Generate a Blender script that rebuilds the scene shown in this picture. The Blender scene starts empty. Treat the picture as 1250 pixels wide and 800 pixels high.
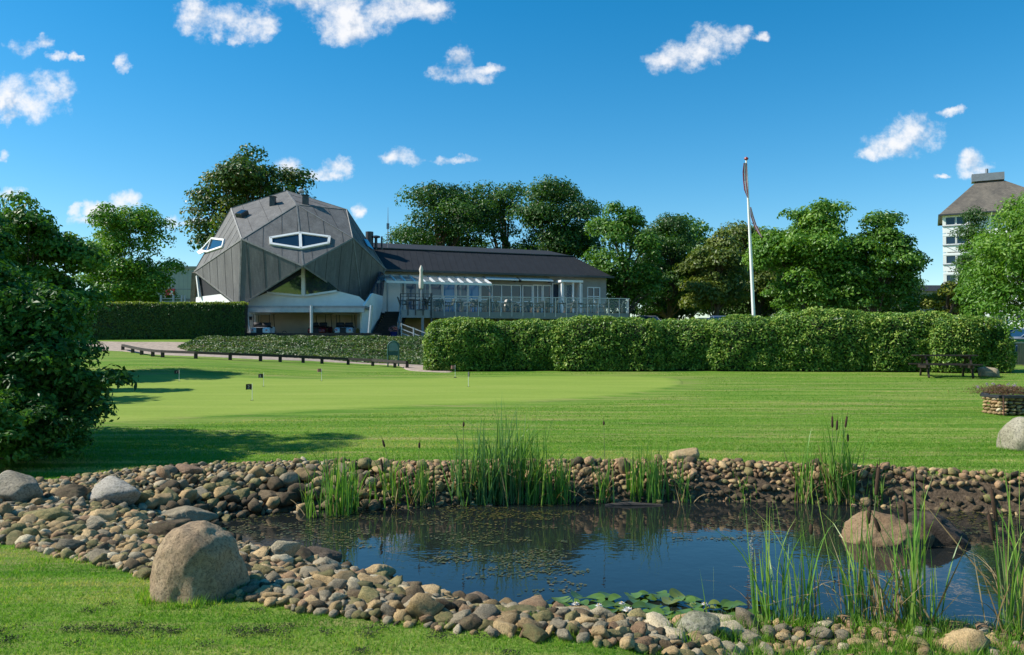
SKY_STRENGTH = 0.12; EXPOSURE = 0.48; CW = 6.0
import bpy, bmesh, math, random
import numpy as np
from mathutils import Vector, Matrix, noise as mn

rng = np.random.default_rng(7)
random.seed(7)
scene = bpy.context.scene
COL = scene.collection
EYE = 2.15
PITCH = math.atan(0.025)
rad = math.radians

# ------------------------------------------------------------------ camera
cam_d = bpy.data.cameras.new('camera'); cam = bpy.data.objects.new('camera', cam_d); COL.objects.link(cam)
cam_d.lens = 28.8; cam_d.sensor_width = 36; cam_d.clip_start = 0.1; cam_d.clip_end = 5000
cam.location = (0, 0, EYE); cam.rotation_euler = (math.pi/2 + PITCH, 0, 0)
scene.camera = cam

def P(u, v, D):
    """point at depth D (metres ahead) seen in the photograph at pixel u, v"""
    a = (u-625)/1000; b = (400-v)/1000
    Y = math.cos(PITCH) - b*math.sin(PITCH); Z = math.sin(PITCH) + b*math.cos(PITCH)
    s = D/Y
    return Vector((a*s, D, EYE + Z*s))

# ------------------------------------------------------------------ materials
def nd(nt, t, **kw):
    n = nt.nodes.new(t)
    for k, v in kw.items():
        if k in n.inputs.keys() and not hasattr(n, k): n.inputs[k].default_value = v
        else: setattr(n, k, v)
    return n
def c4(c): return (c[0], c[1], c[2], 1)
def new_mat(name):
    m = bpy.data.materials.new(name); m.use_nodes = True
    nt = m.node_tree; nt.nodes.clear()
    out = nt.nodes.new('ShaderNodeOutputMaterial'); b = nt.nodes.new('ShaderNodeBsdfPrincipled')
    nt.links.new(b.outputs[0], out.inputs[0])
    return m, nt, b, out
def noise_node(nt, scale, detail=5, rough=.6, stretch=None, obj=False, off=None):
    tc = nt.nodes.new('ShaderNodeTexCoord'); src = tc.outputs['Object' if obj else 'Object']
    if not obj:
        g = nt.nodes.new('ShaderNodeNewGeometry'); src = g.outputs['Position']
    if stretch or off:
        mp = nt.nodes.new('ShaderNodeMapping'); mp.inputs['Scale'].default_value = stretch or (1,1,1)
        if off: mp.inputs['Location'].default_value = off
        nt.links.new(src, mp.inputs[0]); src = mp.outputs[0]
    n = nt.nodes.new('ShaderNodeTexNoise'); n.inputs['Scale'].default_value = scale
    n.inputs['Detail'].default_value = detail; n.inputs['Roughness'].default_value = rough
    nt.links.new(src, n.inputs['Vector'])
    return n
def ramp(nt, fac, stops):
    r = nt.nodes.new('ShaderNodeValToRGB'); e = r.color_ramp.elements
    while len(e) < len(stops): e.new(.5)
    for el, (p, c) in zip(e, stops): el.position = p; el.color = c4(c)
    nt.links.new(fac, r.inputs[0]); return r
def mixc(nt, fac, a, b, mode='MIX'):
    m = nt.nodes.new('ShaderNodeMix'); m.data_type = 'RGBA'; m.blend_type = mode
    for i, v in ((0, fac), (6, a), (7, b)):
        if isinstance(v, (int, float)): m.inputs[i].default_value = v
        elif isinstance(v, tuple): m.inputs[i].default_value = c4(v)
        else: nt.links.new(v, m.inputs[i])
    return m.outputs[2]
def bump(nt, b, h, strength, dist=.01):
    n = nt.nodes.new('ShaderNodeBump'); n.inputs['Strength'].default_value = strength; n.inputs['Distance'].default_value = dist
    nt.links.new(h, n.inputs['Height']); nt.links.new(n.outputs[0], b.inputs['Normal'])
def simple(name, col, rough=.6, var=.25, scale=3, metal=0, bmp=0, spec=.5, stretch=None):
    """one paint or material: its colour, uneven by VAR in blotches and grain"""
    m, nt, b, o = new_mat(name)
    n = noise_node(nt, scale, stretch=stretch)
    lo = tuple(c*(1-var) for c in col); hi = tuple(min(1, c*(1+var)) for c in col)
    r = ramp(nt, n.outputs[0], [(.3, lo), (.7, hi)])
    nt.links.new(r.outputs[0], b.inputs['Base Color'])
    b.inputs['Roughness'].default_value = rough; b.inputs['Metallic'].default_value = metal
    b.inputs['Specular IOR Level'].default_value = spec
    if bmp:
        n2 = noise_node(nt, scale*8, stretch=stretch); bump(nt, b, n2.outputs[0], bmp)
    return m
def leaf_mat(name, c0, c1, c2, rough=.45, trans=.3, spec=.4):
    m, nt, b, o = new_mat(name)
    a = nt.nodes.new('ShaderNodeAttribute'); a.attribute_name = 'tint'
    r = ramp(nt, a.outputs['Fac'], [(0, c0), (.5, c1), (1, c2)])
    nt.links.new(r.outputs[0], b.inputs['Base Color'])
    b.inputs['Roughness'].default_value = rough; b.inputs['Specular IOR Level'].default_value = spec
    t = nt.nodes.new('ShaderNodeBsdfTranslucent')
    tc = mixc(nt, 1, r.outputs[0], (1.5, 1.6, .55), 'MULTIPLY'); nt.links.new(tc, t.inputs[0])
    mx = nt.nodes.new('ShaderNodeMixShader'); mx.inputs[0].default_value = trans
    nt.links.new(b.outputs[0], mx.inputs[1]); nt.links.new(t.outputs[0], mx.inputs[2]); nt.links.new(mx.outputs[0], o.inputs[0])
    return m
def glass_mat(name, tintc=(.03, .045, .06), rough=.03):
    m, nt, b, o = new_mat(name)
    b.inputs['Base Color'].default_value = c4(tintc); b.inputs['Roughness'].default_value = rough
    b.inputs['Specular IOR Level'].default_value = .5; b.inputs['IOR'].default_value = 1.55
    n = noise_node(nt, 1.3, 2); bump(nt, b, n.outputs[0], .06, .02)
    return m
def clear_glass(name, alpha=.25, col=(.6, .75, .8)):
    m, nt, b, o = new_mat(name)
    b.inputs['Base Color'].default_value = c4(col); b.inputs['Roughness'].default_value = .05
    b.inputs['Alpha'].default_value = alpha
    return m

# ------------------------------------------------------------------ tags and mesh building
def tag(o, label=None, cat=None, group=None, kind=None):
    if label: o['label'] = label
    if cat: o['category'] = cat
    if group: o['group'] = group
    if kind: o['kind'] = kind
    return o
def empty(name, loc, label=None, cat=None, group=None, rz=0):
    o = bpy.data.objects.new(name, None); COL.objects.link(o); o.location = loc; o.rotation_euler[2] = rz
    o.empty_display_size = .1
    return tag(o, label, cat, group)
def link(name, me, parent=None, loc=None, rz=None):
    o = bpy.data.objects.new(name, me); COL.objects.link(o)
    if parent is not None: o.parent = parent
    if loc is not None: o.location = loc
    if rz is not None: o.rotation_euler[2] = rz
    return o
def copy_tree(o, parent=None):
    c = o.copy(); COL.objects.link(c)
    if parent is not None: c.parent = parent
    for ch in list(o.children): copy_tree(ch, c)
    return c
def npmesh(name, V, F, mat, parent=None, tint=None, smooth=False, mats=None, midx=None, loc=None):
    """mesh object from arrays: V (n,3); F one or more arrays of faces (m,k); world coordinates"""
    me = bpy.data.meshes.new(name)
    if not isinstance(F, (list, tuple)): F = [F]
    F = [np.asarray(f, dtype=np.int32) for f in F if len(f)]
    V = np.asarray(V, dtype=np.float32)
    if loc is not None: V = V - np.array(loc, dtype=np.float32)
    me.vertices.add(len(V)); me.vertices.foreach_set('co', V.ravel())
    li = np.concatenate([f.ravel() for f in F]); tot = np.concatenate([np.full(len(f), f.shape[1]) for f in F])
    me.loops.add(len(li)); me.loops.foreach_set('vertex_index', li.astype(np.int32))
    st = np.concatenate([[0], np.cumsum(tot)[:-1]]).astype(np.int32)
    me.polygons.add(len(tot)); me.polygons.foreach_set('loop_start', st)
    if midx is not None: me.polygons.foreach_set('material_index', np.asarray(midx, dtype=np.int32))
    me.update(calc_edges=True)
    me.polygons.foreach_set('use_smooth', np.full(len(tot), bool(smooth)))
    if tint is not None:
        at = me.attributes.new('tint', 'FLOAT', 'POINT'); at.data.foreach_set('value', np.asarray(tint, dtype=np.float32))
    for mm in (mats or [mat]): me.materials.append(mm)
    return link(name, me, parent, loc)

class MB:
    """collects boxes, tubes, polygons into one mesh (coordinates as given)"""
    def __init__(s): s.v = []; s.f = []
    def add(s, vs, fs):
        n = len(s.v); s.v += [tuple(v) for v in vs]; s.f += [tuple(i+n for i in f) for f in fs]
    def box(s, x0, x1, y0, y1, z0, z1):
        s.hexa([(x0,y0,z0),(x1,y0,z0),(x1,y1,z0),(x0,y1,z0),(x0,y0,z1),(x1,y0,z1),(x1,y1,z1),(x0,y1,z1)])
    def hexa(s, p):
        s.add(p, [(0,3,2,1),(4,5,6,7),(0,1,5,4),(1,2,6,5),(2,3,7,6),(3,0,4,7)])
    def prism(s, pts, d):
        """polygon pts (3D) extruded by vector d"""
        pts = [Vector(p) for p in pts]; d = Vector(d); n = len(pts)
        s.add(pts + [p+d for p in pts], [tuple(range(n)), tuple(range(2*n-1, n-1, -1))] + [(i, i+n, (i+1) % n+n, (i+1) % n) for i in range(n)])
    def tube(s, pts, r, n=8, cap=True):
        pts = [Vector(p) for p in pts]
        if not isinstance(r, (list, tuple)): r = [r]*len(pts)
        rings = []; up = None
        for i, p in enumerate(pts):
            d = (pts[min(i+1, len(pts)-1)] - pts[max(i-1, 0)]).normalized()
            a = d.orthogonal().normalized() if up is None else (up - d*up.dot(d)).normalized()
            up = a; b = d.cross(a)
            rings.append([p + (a*math.cos(t)+b*math.sin(t))*r[i] for t in [2*math.pi*k/n for k in range(n)]])
        vs = [v for q in rings for v in q]; fs = []
        for i in range(len(pts)-1):
            for k in range(n):
                fs.append((i*n+k, i*n+(k+1) % n, (i+1)*n+(k+1) % n, (i+1)*n+k))
        if cap: fs += [tuple(range(n-1, -1, -1)), tuple((len(pts)-1)*n+k for k in range(n))]
        s.add(vs, fs)
    def bar(s, a, b, w, h, up=(0, 0, 1)):
        a = Vector(a); b = Vector(b); d = (b-a).normalized(); u = Vector(up); u = (u-d*u.dot(d))
        if u.length < 1e-4: u = d.orthogonal()
        u.normalize(); r = d.cross(u)
        p = []
        for q in (a, b):
            p += [q - r*w/2 - u*h/2, q + r*w/2 - u*h/2, q + r*w/2 + u*h/2, q - r*w/2 + u*h/2]
        s.add(p, [(0,3,2,1),(4,5,6,7),(0,1,5,4),(1,2,6,5),(2,3,7,6),(3,0,4,7)])
    def lathe(s, prof, c=(0, 0, 0), n=16):
        vs = []; fs = []
        for (r, z) in prof:
            vs += [(c[0]+r*math.cos(2*math.pi*k/n), c[1]+r*math.sin(2*math.pi*k/n), c[2]+z) for k in range(n)]
        for i in range(len(prof)-1):
            for k in range(n): fs.append((i*n+k, i*n+(k+1) % n, (i+1)*n+(k+1) % n, (i+1)*n+k))
        s.add(vs, fs)
    def build(s, name, mat, parent=None, smooth=False, bevel=0, loc=None, rz=None):
        me = bpy.data.meshes.new(name); me.from_pydata(s.v, [], s.f); me.materials.append(mat)
        bm = bmesh.new(); bm.from_mesh(me); bmesh.ops.recalc_face_normals(bm, faces=bm.faces)
        if bevel: bmesh.ops.bevel(bm, geom=bm.edges[:], offset=bevel, segments=2, affect='EDGES')
        bm.to_mesh(me); bm.free()
        if smooth:
            me.polygons.foreach_set('use_smooth', [True]*len(me.polygons))
            if not bevel:
                try: me.set_sharp_from_angle(angle=rad(40))
                except Exception: pass
        me.update()
        return link(name, me, parent, loc, rz)
def solid(name, build, mat, parent=None, **kw):
    m = MB(); build(m); return m.build(name, mat, parent, **kw)

# ------------------------------------------------------------------ terrain
def sm(t): t = np.clip(t, 0, 1); return t*t*(3-2*t)
def sdpoly(X, Y, poly):
    """signed distance, negative inside"""
    X = np.asarray(X, float); Y = np.asarray(Y, float)
    d = np.full(X.shape, 1e9); ins = np.zeros(X.shape, bool)
    n = len(poly)
    for i in range(n):
        ax, ay = poly[i]; bx, by = poly[(i+1) % n]
        ex, ey = bx-ax, by-ay; wx, wy = X-ax, Y-ay
        t = np.clip((wx*ex+wy*ey)/(ex*ex+ey*ey), 0, 1)
        d = np.minimum(d, (wx-ex*t)**2+(wy-ey*t)**2)
        c = ((ay <= Y) & (by > Y)) | ((by <= Y) & (ay > Y))
        xi = ax + (Y-ay)/(by-ay if by != ay else 1e-9)*ex
        ins ^= c & (X < xi)
    d = np.sqrt(d); return np.where(ins, -d, d)
def cr(pts, k=6):
    """smooth closed curve through pts"""
    out = []; n = len(pts)
    for i in range(n):
        p0, p1, p2, p3 = (np.array(pts[(i+j-1) % n], float) for j in range(4))
        for q in range(k):
            t = q/k
            out.append(tuple(.5*((2*p1)+(-p0+p2)*t+(2*p0-5*p1+4*p2-p3)*t*t+(-p0+3*p1-3*p2+p3)*t**3)))
    return out
POND = cr([(-3.75, 10.2), (-3.0, 9.0), (-2.4, 8.35), (-1.85, 8.0), (-1.35, 7.6), (-.85, 7.1), (-.4, 6.7), (.15, 6.3), (.9, 6.12), (1.9, 6.2), (2.7, 6.2), (3.6, 6.1), (4.8, 6.0), (7.2, 6.4),
           (9.2, 8.2), (8.6, 9.9), (6.8, 10.55), (5.3, 11.1), (3.6, 11.55), (1.8, 11.55), (.2, 11.5), (-1.4, 11.1), (-2.8, 10.9)])
STONES = cr([(-6.1, 9.4), (-5.6, 8.0), (-4.75, 7.4), (-3.75, 6.8), (-2.95, 6.3), (-2.3, 5.85), (-1.6, 5.48), (-.75, 5.12), (-.12, 4.92), (.5, 4.8), (1.15, 4.95), (1.9, 5.45), (2.7, 5.45), (3.6, 5.4), (4.8, 5.2), (7.8, 5.3),
             (10.6, 8.0), (9.6, 9.8), (7.4, 10.6), (6.1, 11.12), (4.4, 11.78), (2.6, 12.12), (.3, 12.18), (-1.4, 12.0), (-2.9, 12.05), (-4.4, 11.7), (-5.4, 10.9)])
def lawn_h(x, y):
    z = .46 + .036*np.maximum(0, y-12.3)
    z = z + .45*sm((-x-6)/8)*sm((y-25)/13)
    z = z - .36*sm((x-0.3)/1.6)*sm((6.6-y)/1.2)*(y < 8)
    zp = 2.66 + .035*np.maximum(0, y-48)
    t = sm((y-40.3)/6.4)
    z = z*(1-t) + zp*t
    far = 2.66 + .035*(110-48)
    return np.minimum(z, far)
def ground(x, y):
    x = np.asarray(x, float); y = np.asarray(y, float)
    h = lawn_h(x, y)
    near = (y < 16) & (y > 3) & (x > -9) & (x < 13)
    if near.any():
        xs, ys = x[near], y[near]
        dp = sdpoly(xs, ys, POND); ds = sdpoly(xs, ys, STONES)
        L = h[near]
        t = np.clip(dp/np.maximum(1e-6, dp-ds), 0, 1)          # 0 at the water, 1 at the outer edge
        prof = np.clip(1-(1-t)**2.0, 0, 1)
        g = np.where(dp < 0, np.maximum(-.5, dp*.8), np.where(ds < 0, L*prof, L))
        h = h.copy(); h[near] = g
    return h
def gz(x, y): return float(ground(np.array([x]), np.array([y]))[0])
_Ds = np.concatenate([np.arange(3.5, 16, .02), np.arange(16, 120, .1)])
def hit(u, v):
    """where the line of sight through pixel u, v meets the ground"""
    p = P(u, v, 1.0); dx, dz = p.x, p.z-EYE
    z = EYE + dz*_Ds; h = ground(dx*_Ds, _Ds)
    i = np.argmax(z <= np.maximum(h, 0))
    D = _Ds[i]; return Vector((dx*D, D, float(max(h[i], 0))))
def hitxy(u, v): q = hit(u, v); return (q.x, q.y)

def make_terrain():
    ys = np.concatenate([np.arange(1.5, 3.6, .3), np.arange(3.6, 13.4, .07), np.arange(13.4, 50, .4), 50*1.12**np.arange(0, 34)])
    xa = np.concatenate([np.arange(-6.6, 10.8, .07)])
    xr = 10.8+.4*np.cumsum(1.06**np.arange(0, 75)); xr = xr[xr < 3000]
    xl = -6.6-.4*np.cumsum(1.06**np.arange(0, 75))
    xs = np.concatenate([xl[::-1], xa, xr])
    ys = np.concatenate([[-400, -100, -30, -8], ys])
    X, Y = np.meshgrid(xs, ys); Z = ground(X.ravel(), Y.ravel()).reshape(X.shape)
    fine = (Y > 3) & (Y < 30) & (np.abs(X) < 14)
    bumpz = np.array([mn.noise((x*.55, y*.55, 3.1))*.02 for x, y in zip(X[fine], Y[fine])])
    Z[fine] += bumpz*0.6
    n, m = X.shape; idx = np.arange(n*m).reshape(n, m)
    F = np.stack([idx[:-1, :-1], idx[:-1, 1:], idx[1:, 1:], idx[1:, :-1]], -1).reshape(-1, 4)
    V = np.stack([X, Y, Z], -1).reshape(-1, 3)
    ds = sdpoly(V[:, 0], V[:, 1], STONES)
    ds = np.where((V[:, 1] < 16) & (V[:, 1] > 3), ds, 5)
    o = npmesh('lawn', V, F, MAT_LAWN, tint=np.clip(ds+.5, 0, 1), smooth=True)
    tag(o, kind='structure')
# ------------------------------------------------------------------ the setting's materials
def lawn_material(green=False):
    m, nt, b, o = new_mat('putting_turf' if green else 'mown_grass')
    a = nt.nodes.new('ShaderNodeAttribute'); a.attribute_name = 'tint'
    n1 = noise_node(nt, 1.0, 7, .7, stretch=(.16, 2.2, 1))
    n2 = noise_node(nt, 26, 5, .75)
    n3 = noise_node(nt, .33, 4, .6, off=(3, 7, 0))
    base = ramp(nt, n1.outputs[0], [(.34, (.07, .175, .012)), (.5, (.135, .25, .024)), (.64, (.25, .3, .065))])
    fine = ramp(nt, n2.outputs[0], [(.25, (.45, .5, .4)), (.75, (1.35, 1.3, 1.3))])
    col = mixc(nt, 1, base.outputs[0], fine.outputs[0], 'MULTIPLY')
    n4 = noise_node(nt, 1.5, 7, .75, stretch=(.16, 2.0, 1), off=(11, 3, 0))
    dry = ramp(nt, n4.outputs[0], [(.52, (0, 0, 0)), (.64, (.8, .8, .8))])
    col = mixc(nt, dry.outputs[0], col, (.3, .25, .1))
    soil = ramp(nt, noise_node(nt, 30, 5).outputs[0], [(.3, (.055, .038, .023)), (.7, (.16, .115, .075))])
    if green:
        g1 = noise_node(nt, .7, 5, .6, stretch=(.3, 1.8, 1)); gb = ramp(nt, g1.outputs[0], [(.3, (.175, .25, .034)), (.5, (.21, .285, .042)), (.7, (.245, .305, .056))])
        g2 = noise_node(nt, 14, 5, .7); gf = ramp(nt, g2.outputs[0], [(.25, (.86,)*3), (.75, (1.12,)*3)]); gc = mixc(nt, 1, gb.outputs[0], gf.outputs[0], 'MULTIPLY')
        n5 = noise_node(nt, 1.6, 5, .7, stretch=(.5, 1.5, 1)); ad = nt.nodes.new('ShaderNodeMath'); ad.operation = 'MULTIPLY_ADD'; ad.inputs[1].default_value = .5
        nt.links.new(n5.outputs[0], ad.inputs[0]); nt.links.new(a.outputs['Fac'], ad.inputs[2])
        er = ramp(nt, ad.outputs[0], [(.3, (0, 0, 0)), (.85, (1, 1, 1))]); col = mixc(nt, er.outputs[0], col, gc)
    else:
        e = ramp(nt, a.outputs['Fac'], [(.38, (0, 0, 0)), (.5, (1, 1, 1))])
        col = mixc(nt, e.outputs[0], soil.outputs[0], col)
    nt.links.new(col, b.inputs['Base Color']); b.inputs['Roughness'].default_value = .9; b.inputs['Specular IOR Level'].default_value = .15
    bump(nt, b, n2.outputs[0], .25 if green else .8, .03)
    return m
def stone_material(name, cols, speck=.6, bstr=.9, moss=.0, tex=16, darkbase=False):
    m, nt, b, o = new_mat(name)
    tc = nt.nodes.new('ShaderNodeTexCoord'); oi = nt.nodes.new('ShaderNodeObjectInfo')
    g = nt.nodes.new('ShaderNodeNewGeometry')
    def N(s, d=6, r=.65):
        n = nt.nodes.new('ShaderNodeTexNoise'); n.inputs['Scale'].default_value = s; n.inputs['Detail'].default_value = d; n.inputs['Roughness'].default_value = r
        nt.links.new(g.outputs['Position'], n.inputs['Vector']); return n
    big = N(tex*.35, 4); fine = N(tex*7, 5, .8); mid = N(tex*1.6, 6)
    r = ramp(nt, big.outputs[0], [(.28, cols[0]), (.5, cols[1]), (.72, cols[2])])
    per = nt.nodes.new('ShaderNodeHueSaturation')
    mr = nt.nodes.new('ShaderNodeMapRange'); mr.inputs['To Min'].default_value = .62; mr.inputs['To Max'].default_value = 1.35
    a = nt.nodes.new('ShaderNodeAttribute'); a.attribute_name = 'tint'
    ad = nt.nodes.new('ShaderNodeMath'); ad.operation = 'ADD'; nt.links.new(oi.outputs['Random'], ad.inputs[0]); nt.links.new(a.outputs['Fac'], ad.inputs[1])
    fr = nt.nodes.new('ShaderNodeMath'); fr.operation = 'FRACT'; nt.links.new(ad.outputs[0], fr.inputs[0])
    nt.links.new(fr.outputs[0], mr.inputs[0]); nt.links.new(mr.outputs[0], per.inputs['Value']); nt.links.new(r.outputs[0], per.inputs['Color'])
    sp = ramp(nt, fine.outputs[0], [(.36, (1-speck,)*3), (.5, (1, 1, 1)), (.66, (1+speck*.5,)*3)])
    col = mixc(nt, 1, per.outputs[0], sp.outputs[0], 'MULTIPLY')
    if moss:
        mm = ramp(nt, mid.outputs[0], [(.62-moss*.3, (0, 0, 0)), (.72-moss*.2, (moss,)*3)])
        col = mixc(nt, mm.outputs[0], col, (.12, .13, .05))
    nt.links.new(col, b.inputs['Base Color']); b.inputs['Roughness'].default_value = .85; b.inputs['Specular IOR Level'].default_value = .25
    h = nt.nodes.new('ShaderNodeMath'); h.operation = 'ADD'; nt.links.new(mid.outputs[0], h.inputs[0]); nt.links.new(fine.outputs[0], h.inputs[1])
    bump(nt, b, h.outputs[0], bstr, .012)
    return m

MAT_LAWN = lawn_material()
MAT_GREEN = lawn_material(True)
MAT_GRAVEL = simple('path_gravel', (.33, .26, .2), .95, .25, 5, bmp=.6)
MAT_TARMAC = simple('tarmac', (.08, .08, .08), .9, .2, 2, bmp=.3)
PAL = {
 'grey':  stone_material('grey_stone', [(0.188, 0.154, 0.0994), (0.295, 0.243, 0.157), (0.416, 0.343, 0.225)]),
 'tan':   stone_material('tan_stone', [(0.264, 0.181, 0.0809), (0.383, 0.265, 0.128), (0.475, 0.349, 0.181)], moss=.15),
 'pink':  stone_material('reddish_stone', [(0.238, 0.139, 0.0714), (0.356, 0.222, 0.119), (0.462, 0.307, 0.172)]),
 'pale':  stone_material('pale_stone', [(0.296, 0.247, 0.15), (0.419, 0.348, 0.221), (0.542, 0.46, 0.309)], moss=.1),
 'dark':  stone_material('dark_stone', [(0.0644, 0.0459, 0.0254), (0.122, 0.0867, 0.0489), (0.186, 0.138, 0.0782)], moss=.3),
 'olive': stone_material('mossy_stone', [(0.147, 0.118, 0.0446), (0.246, 0.197, 0.0803), (0.345, 0.281, 0.134)], moss=.6),
}
PKEYS = list(PAL)
MAT_GRANITE = stone_material('pitted_granite', [(.21, .14, .08), (.36, .255, .15), (.46, .36, .24)], speck=.6, bstr=1.0, moss=.0, tex=7)
MAT_SHADEDROCK = stone_material('shaded_rock', [(.05, .036, .024), (.09, .066, .045), (.15, .11, .075)], speck=.5, bstr=1, tex=6)  # darker copy of the pond rock, its shaded side put into the colour

def water_material():
    m, nt, b, o = new_mat('pond_water')
    b.inputs['Base Color'].default_value = (.011, .014, .014, 1); b.inputs['Roughness'].default_value = .015
    b.inputs['IOR'].default_value = 1.33; b.inputs['Specular IOR Level'].default_value = .5
    n = noise_node(nt, 3.0, 3, .5); n2 = noise_node(nt, 12, 2, .5)
    h = nt.nodes.new('ShaderNodeMath'); h.operation = 'MULTIPLY_ADD'; h.inputs[1].default_value = .25
    nt.links.new(n2.outputs[0], h.inputs[0]); nt.links.new(n.outputs[0], h.inputs[2])
    bump(nt, b, h.outputs[0], .045, .05)
    return m

make_terrain()
wp = cr([(-4.2, 10.4), (-3.3, 8.6), (-2.0, 6.9), (-.5, 5.6), (1.0, 5.5), (3.6, 5.6), (7.4, 5.9), (9.8, 8.2), (8.9, 10.5), (5.5, 11.7), (2, 12.1), (-1.4, 11.7), (-3.3, 11.5)], 4)
o = npmesh('pond_water', [(x, y, 0) for x, y in wp], [[list(range(len(wp)))]], water_material()); tag(o, kind='structure')

def resample(pts, n):
    pts = np.array(pts, float); d = np.concatenate([[0], np.cumsum(np.linalg.norm(np.diff(pts, axis=0), axis=1))])
    t = np.linspace(0, d[-1], n); return np.stack([np.interp(t, d, pts[:, 0]), np.interp(t, d, pts[:, 1])], -1)
def sheet(name, A, B, n, m, lift, mat, label=None):
    A = resample(A, n); B = resample(B, n); t = np.linspace(0, 1, m)[:, None, None]
    G = A[None]*(1-t)+B[None]*t; X, Y = G[..., 0], G[..., 1]
    Z = ground(X.ravel(), Y.ravel()).reshape(X.shape)+lift
    idx = np.arange(n*m).reshape(m, n)
    F = np.stack([idx[:-1, :-1], idx[:-1, 1:], idx[1:, 1:], idx[1:, :-1]], -1).reshape(-1, 4)
    P2 = np.stack([X.ravel(), Y.ravel()], -1); bd = [tuple(p) for p in A]+[tuple(p) for p in B[::-1]]
    sd = -sdpoly(P2[:, 0], P2[:, 1], bd); tn = np.clip(sd/.9, 0, 1); Z = Z-(lift+.02)*(sd < .02).reshape(Z.shape)
    return tag(npmesh(name, np.stack([X, Y, Z], -1).reshape(-1, 3), F, mat, smooth=True, tint=tn), kind='structure')
def curve_open(pts, k=5):
    out = []; n = len(pts)
    for i in range(n-1):
        p0, p1, p2, p3 = (np.array(pts[min(max(i+j-1, 0), n-1)], float) for j in range(4))
        for q in range(k):
            t = q/k; out.append(.5*((2*p1)+(-p0+p2)*t+(2*p0-5*p1+4*p2-p3)*t*t+(-p0+3*p1-3*p2+p3)*t**3))
    out.append(np.array(pts[-1], float)); return out
near = curve_open([hitxy(*p) for p in [(-60, 520), (100, 519), (300, 508), (450, 500), (600, 494), (700, 489), (790, 481), (835, 471), (828, 463)]])
far = curve_open([hitxy(*p) for p in [(-60, 470), (100, 461), (215, 456.5), (300, 461), (400, 463), (560, 461.5), (650, 459.5), (750, 459.5), (822, 462)]])
sheet('putting_green', near, far, 90, 30, .02, MAT_GREEN)
near2 = curve_open([hitxy(*p) for p in [(-60, 528), (100, 527), (300, 515), (450, 506), (600, 500), (700, 495), (800, 486), (865, 472), (850, 459.5)]])
far2 = curve_open([hitxy(*p) for p in [(-60, 466), (100, 457), (215, 452.5), (300, 457), (400, 459.5), (560, 458.5), (650, 457), (750, 457), (835, 459)]])
pa = curve_open([hitxy(*p) for p in [(60, 427), (150, 429.5), (200, 434), (300, 438.5), (400, 442), (480, 446.5), (500, 453), (550, 455.5)]])
pb = curve_open([hitxy(*p) for p in [(60, 416), (150, 417.5), (245, 419), (300, 434.0), (400, 438.5), (500, 445.5), (530, 447), (570, 449)]])
sheet('gravel_path', pa, pb, 120, 16, .03, MAT_GRAVEL)
sheet('cart_yard', [(-22, 46.8), (-8, 46.8), (-4, 47.2)], [(-22, 56), (-8, 56), (-4, 56)], 20, 10, .02, MAT_TARMAC)
sheet('car_park', [(8, 55), (40, 42), (60, 40)], [(8, 64), (44, 62), (64, 60)], 30, 12, .03, MAT_TARMAC)

# ------------------------------------------------------------------ stones
def ico(sub):
    bm = bmesh.new(); bmesh.ops.create_icosphere(bm, subdivisions=sub, radius=1)
    V = np.array([v.co[:] for v in bm.verts]); F = np.array([[v.index for v in f.verts] for f in bm.faces]); bm.free()
    return V, F
ICO = {k: ico(k) for k in (2, 3, 5)}
def rock_shape(sub, seed, dims, planes=9, k=10, rough=.05, nf=2.2, own=None):
    """rounded many-sided rock, half sizes DIMS, centred"""
    r = np.random.default_rng(seed); V, F = ICO[sub]
    N = r.normal(size=(planes, 3)); N /= np.linalg.norm(N, axis=1)[:, None]
    N = np.concatenate([N, -N + r.normal(size=N.shape)*.2]); N /= np.linalg.norm(N, axis=1)[:, None]
    d = r.uniform(.72, 1.0, len(N))
    if own: N = np.array([q[:3] for q in own], float); N /= np.linalg.norm(N, axis=1)[:, None]; d = np.array([q[3] for q in own])
    q = np.maximum(0, V @ N.T)/d
    rr = (np.sum(q**k, axis=1)+1e-6)**(-1/k)
    ns = np.array([mn.fractal(Vector(v*nf)+Vector((seed*3.7, 0, 0)), 1, 2, 4 if sub > 3 else 2) for v in V])
    rr = rr*(1+rough*ns)
    W = V*rr[:, None]
    W = W/np.abs(W).max(0)*np.array(dims)
    return W, F
def boulder(name, u0, u1, vt, vb, mat, label, depth=.9, seed=1, cat='boulder', k=10, rough=.06, sink=.25, sub=5, D=None, z0=None, planes=9, group=None, own=None):
    """a rock seen between pixels u0..u1, vt..vb, resting on the ground"""
    uc = (u0+u1)/2; p = hit(uc, vb)
    if D is not None: p = Vector(((uc-625)/1000*D, D, z0))
    w = (u1-u0)/1000*p.y; dist = p.y + w*depth*.35
    w = (u1-u0)/1000*dist
    h = EYE - (vt-425)/1000*dist - p.z
    H = h/(1-sink)
    W, F = rock_shape(sub, seed, (w/2, w/2*depth, H/2), planes=planes, k=k, rough=rough, own=own)
    x = (uc-625)/1000*dist
    base = (x, dist, p.z)
    V = W + np.array([x, dist, p.z + H/2 - H*sink])
    o = npmesh(name, V, F, mat, smooth=True, loc=base)
    BOULD.append((x, dist, w/2*.8)); return tag(o, label, cat, group)
BOULD = []
G = MAT_GRANITE
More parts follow.
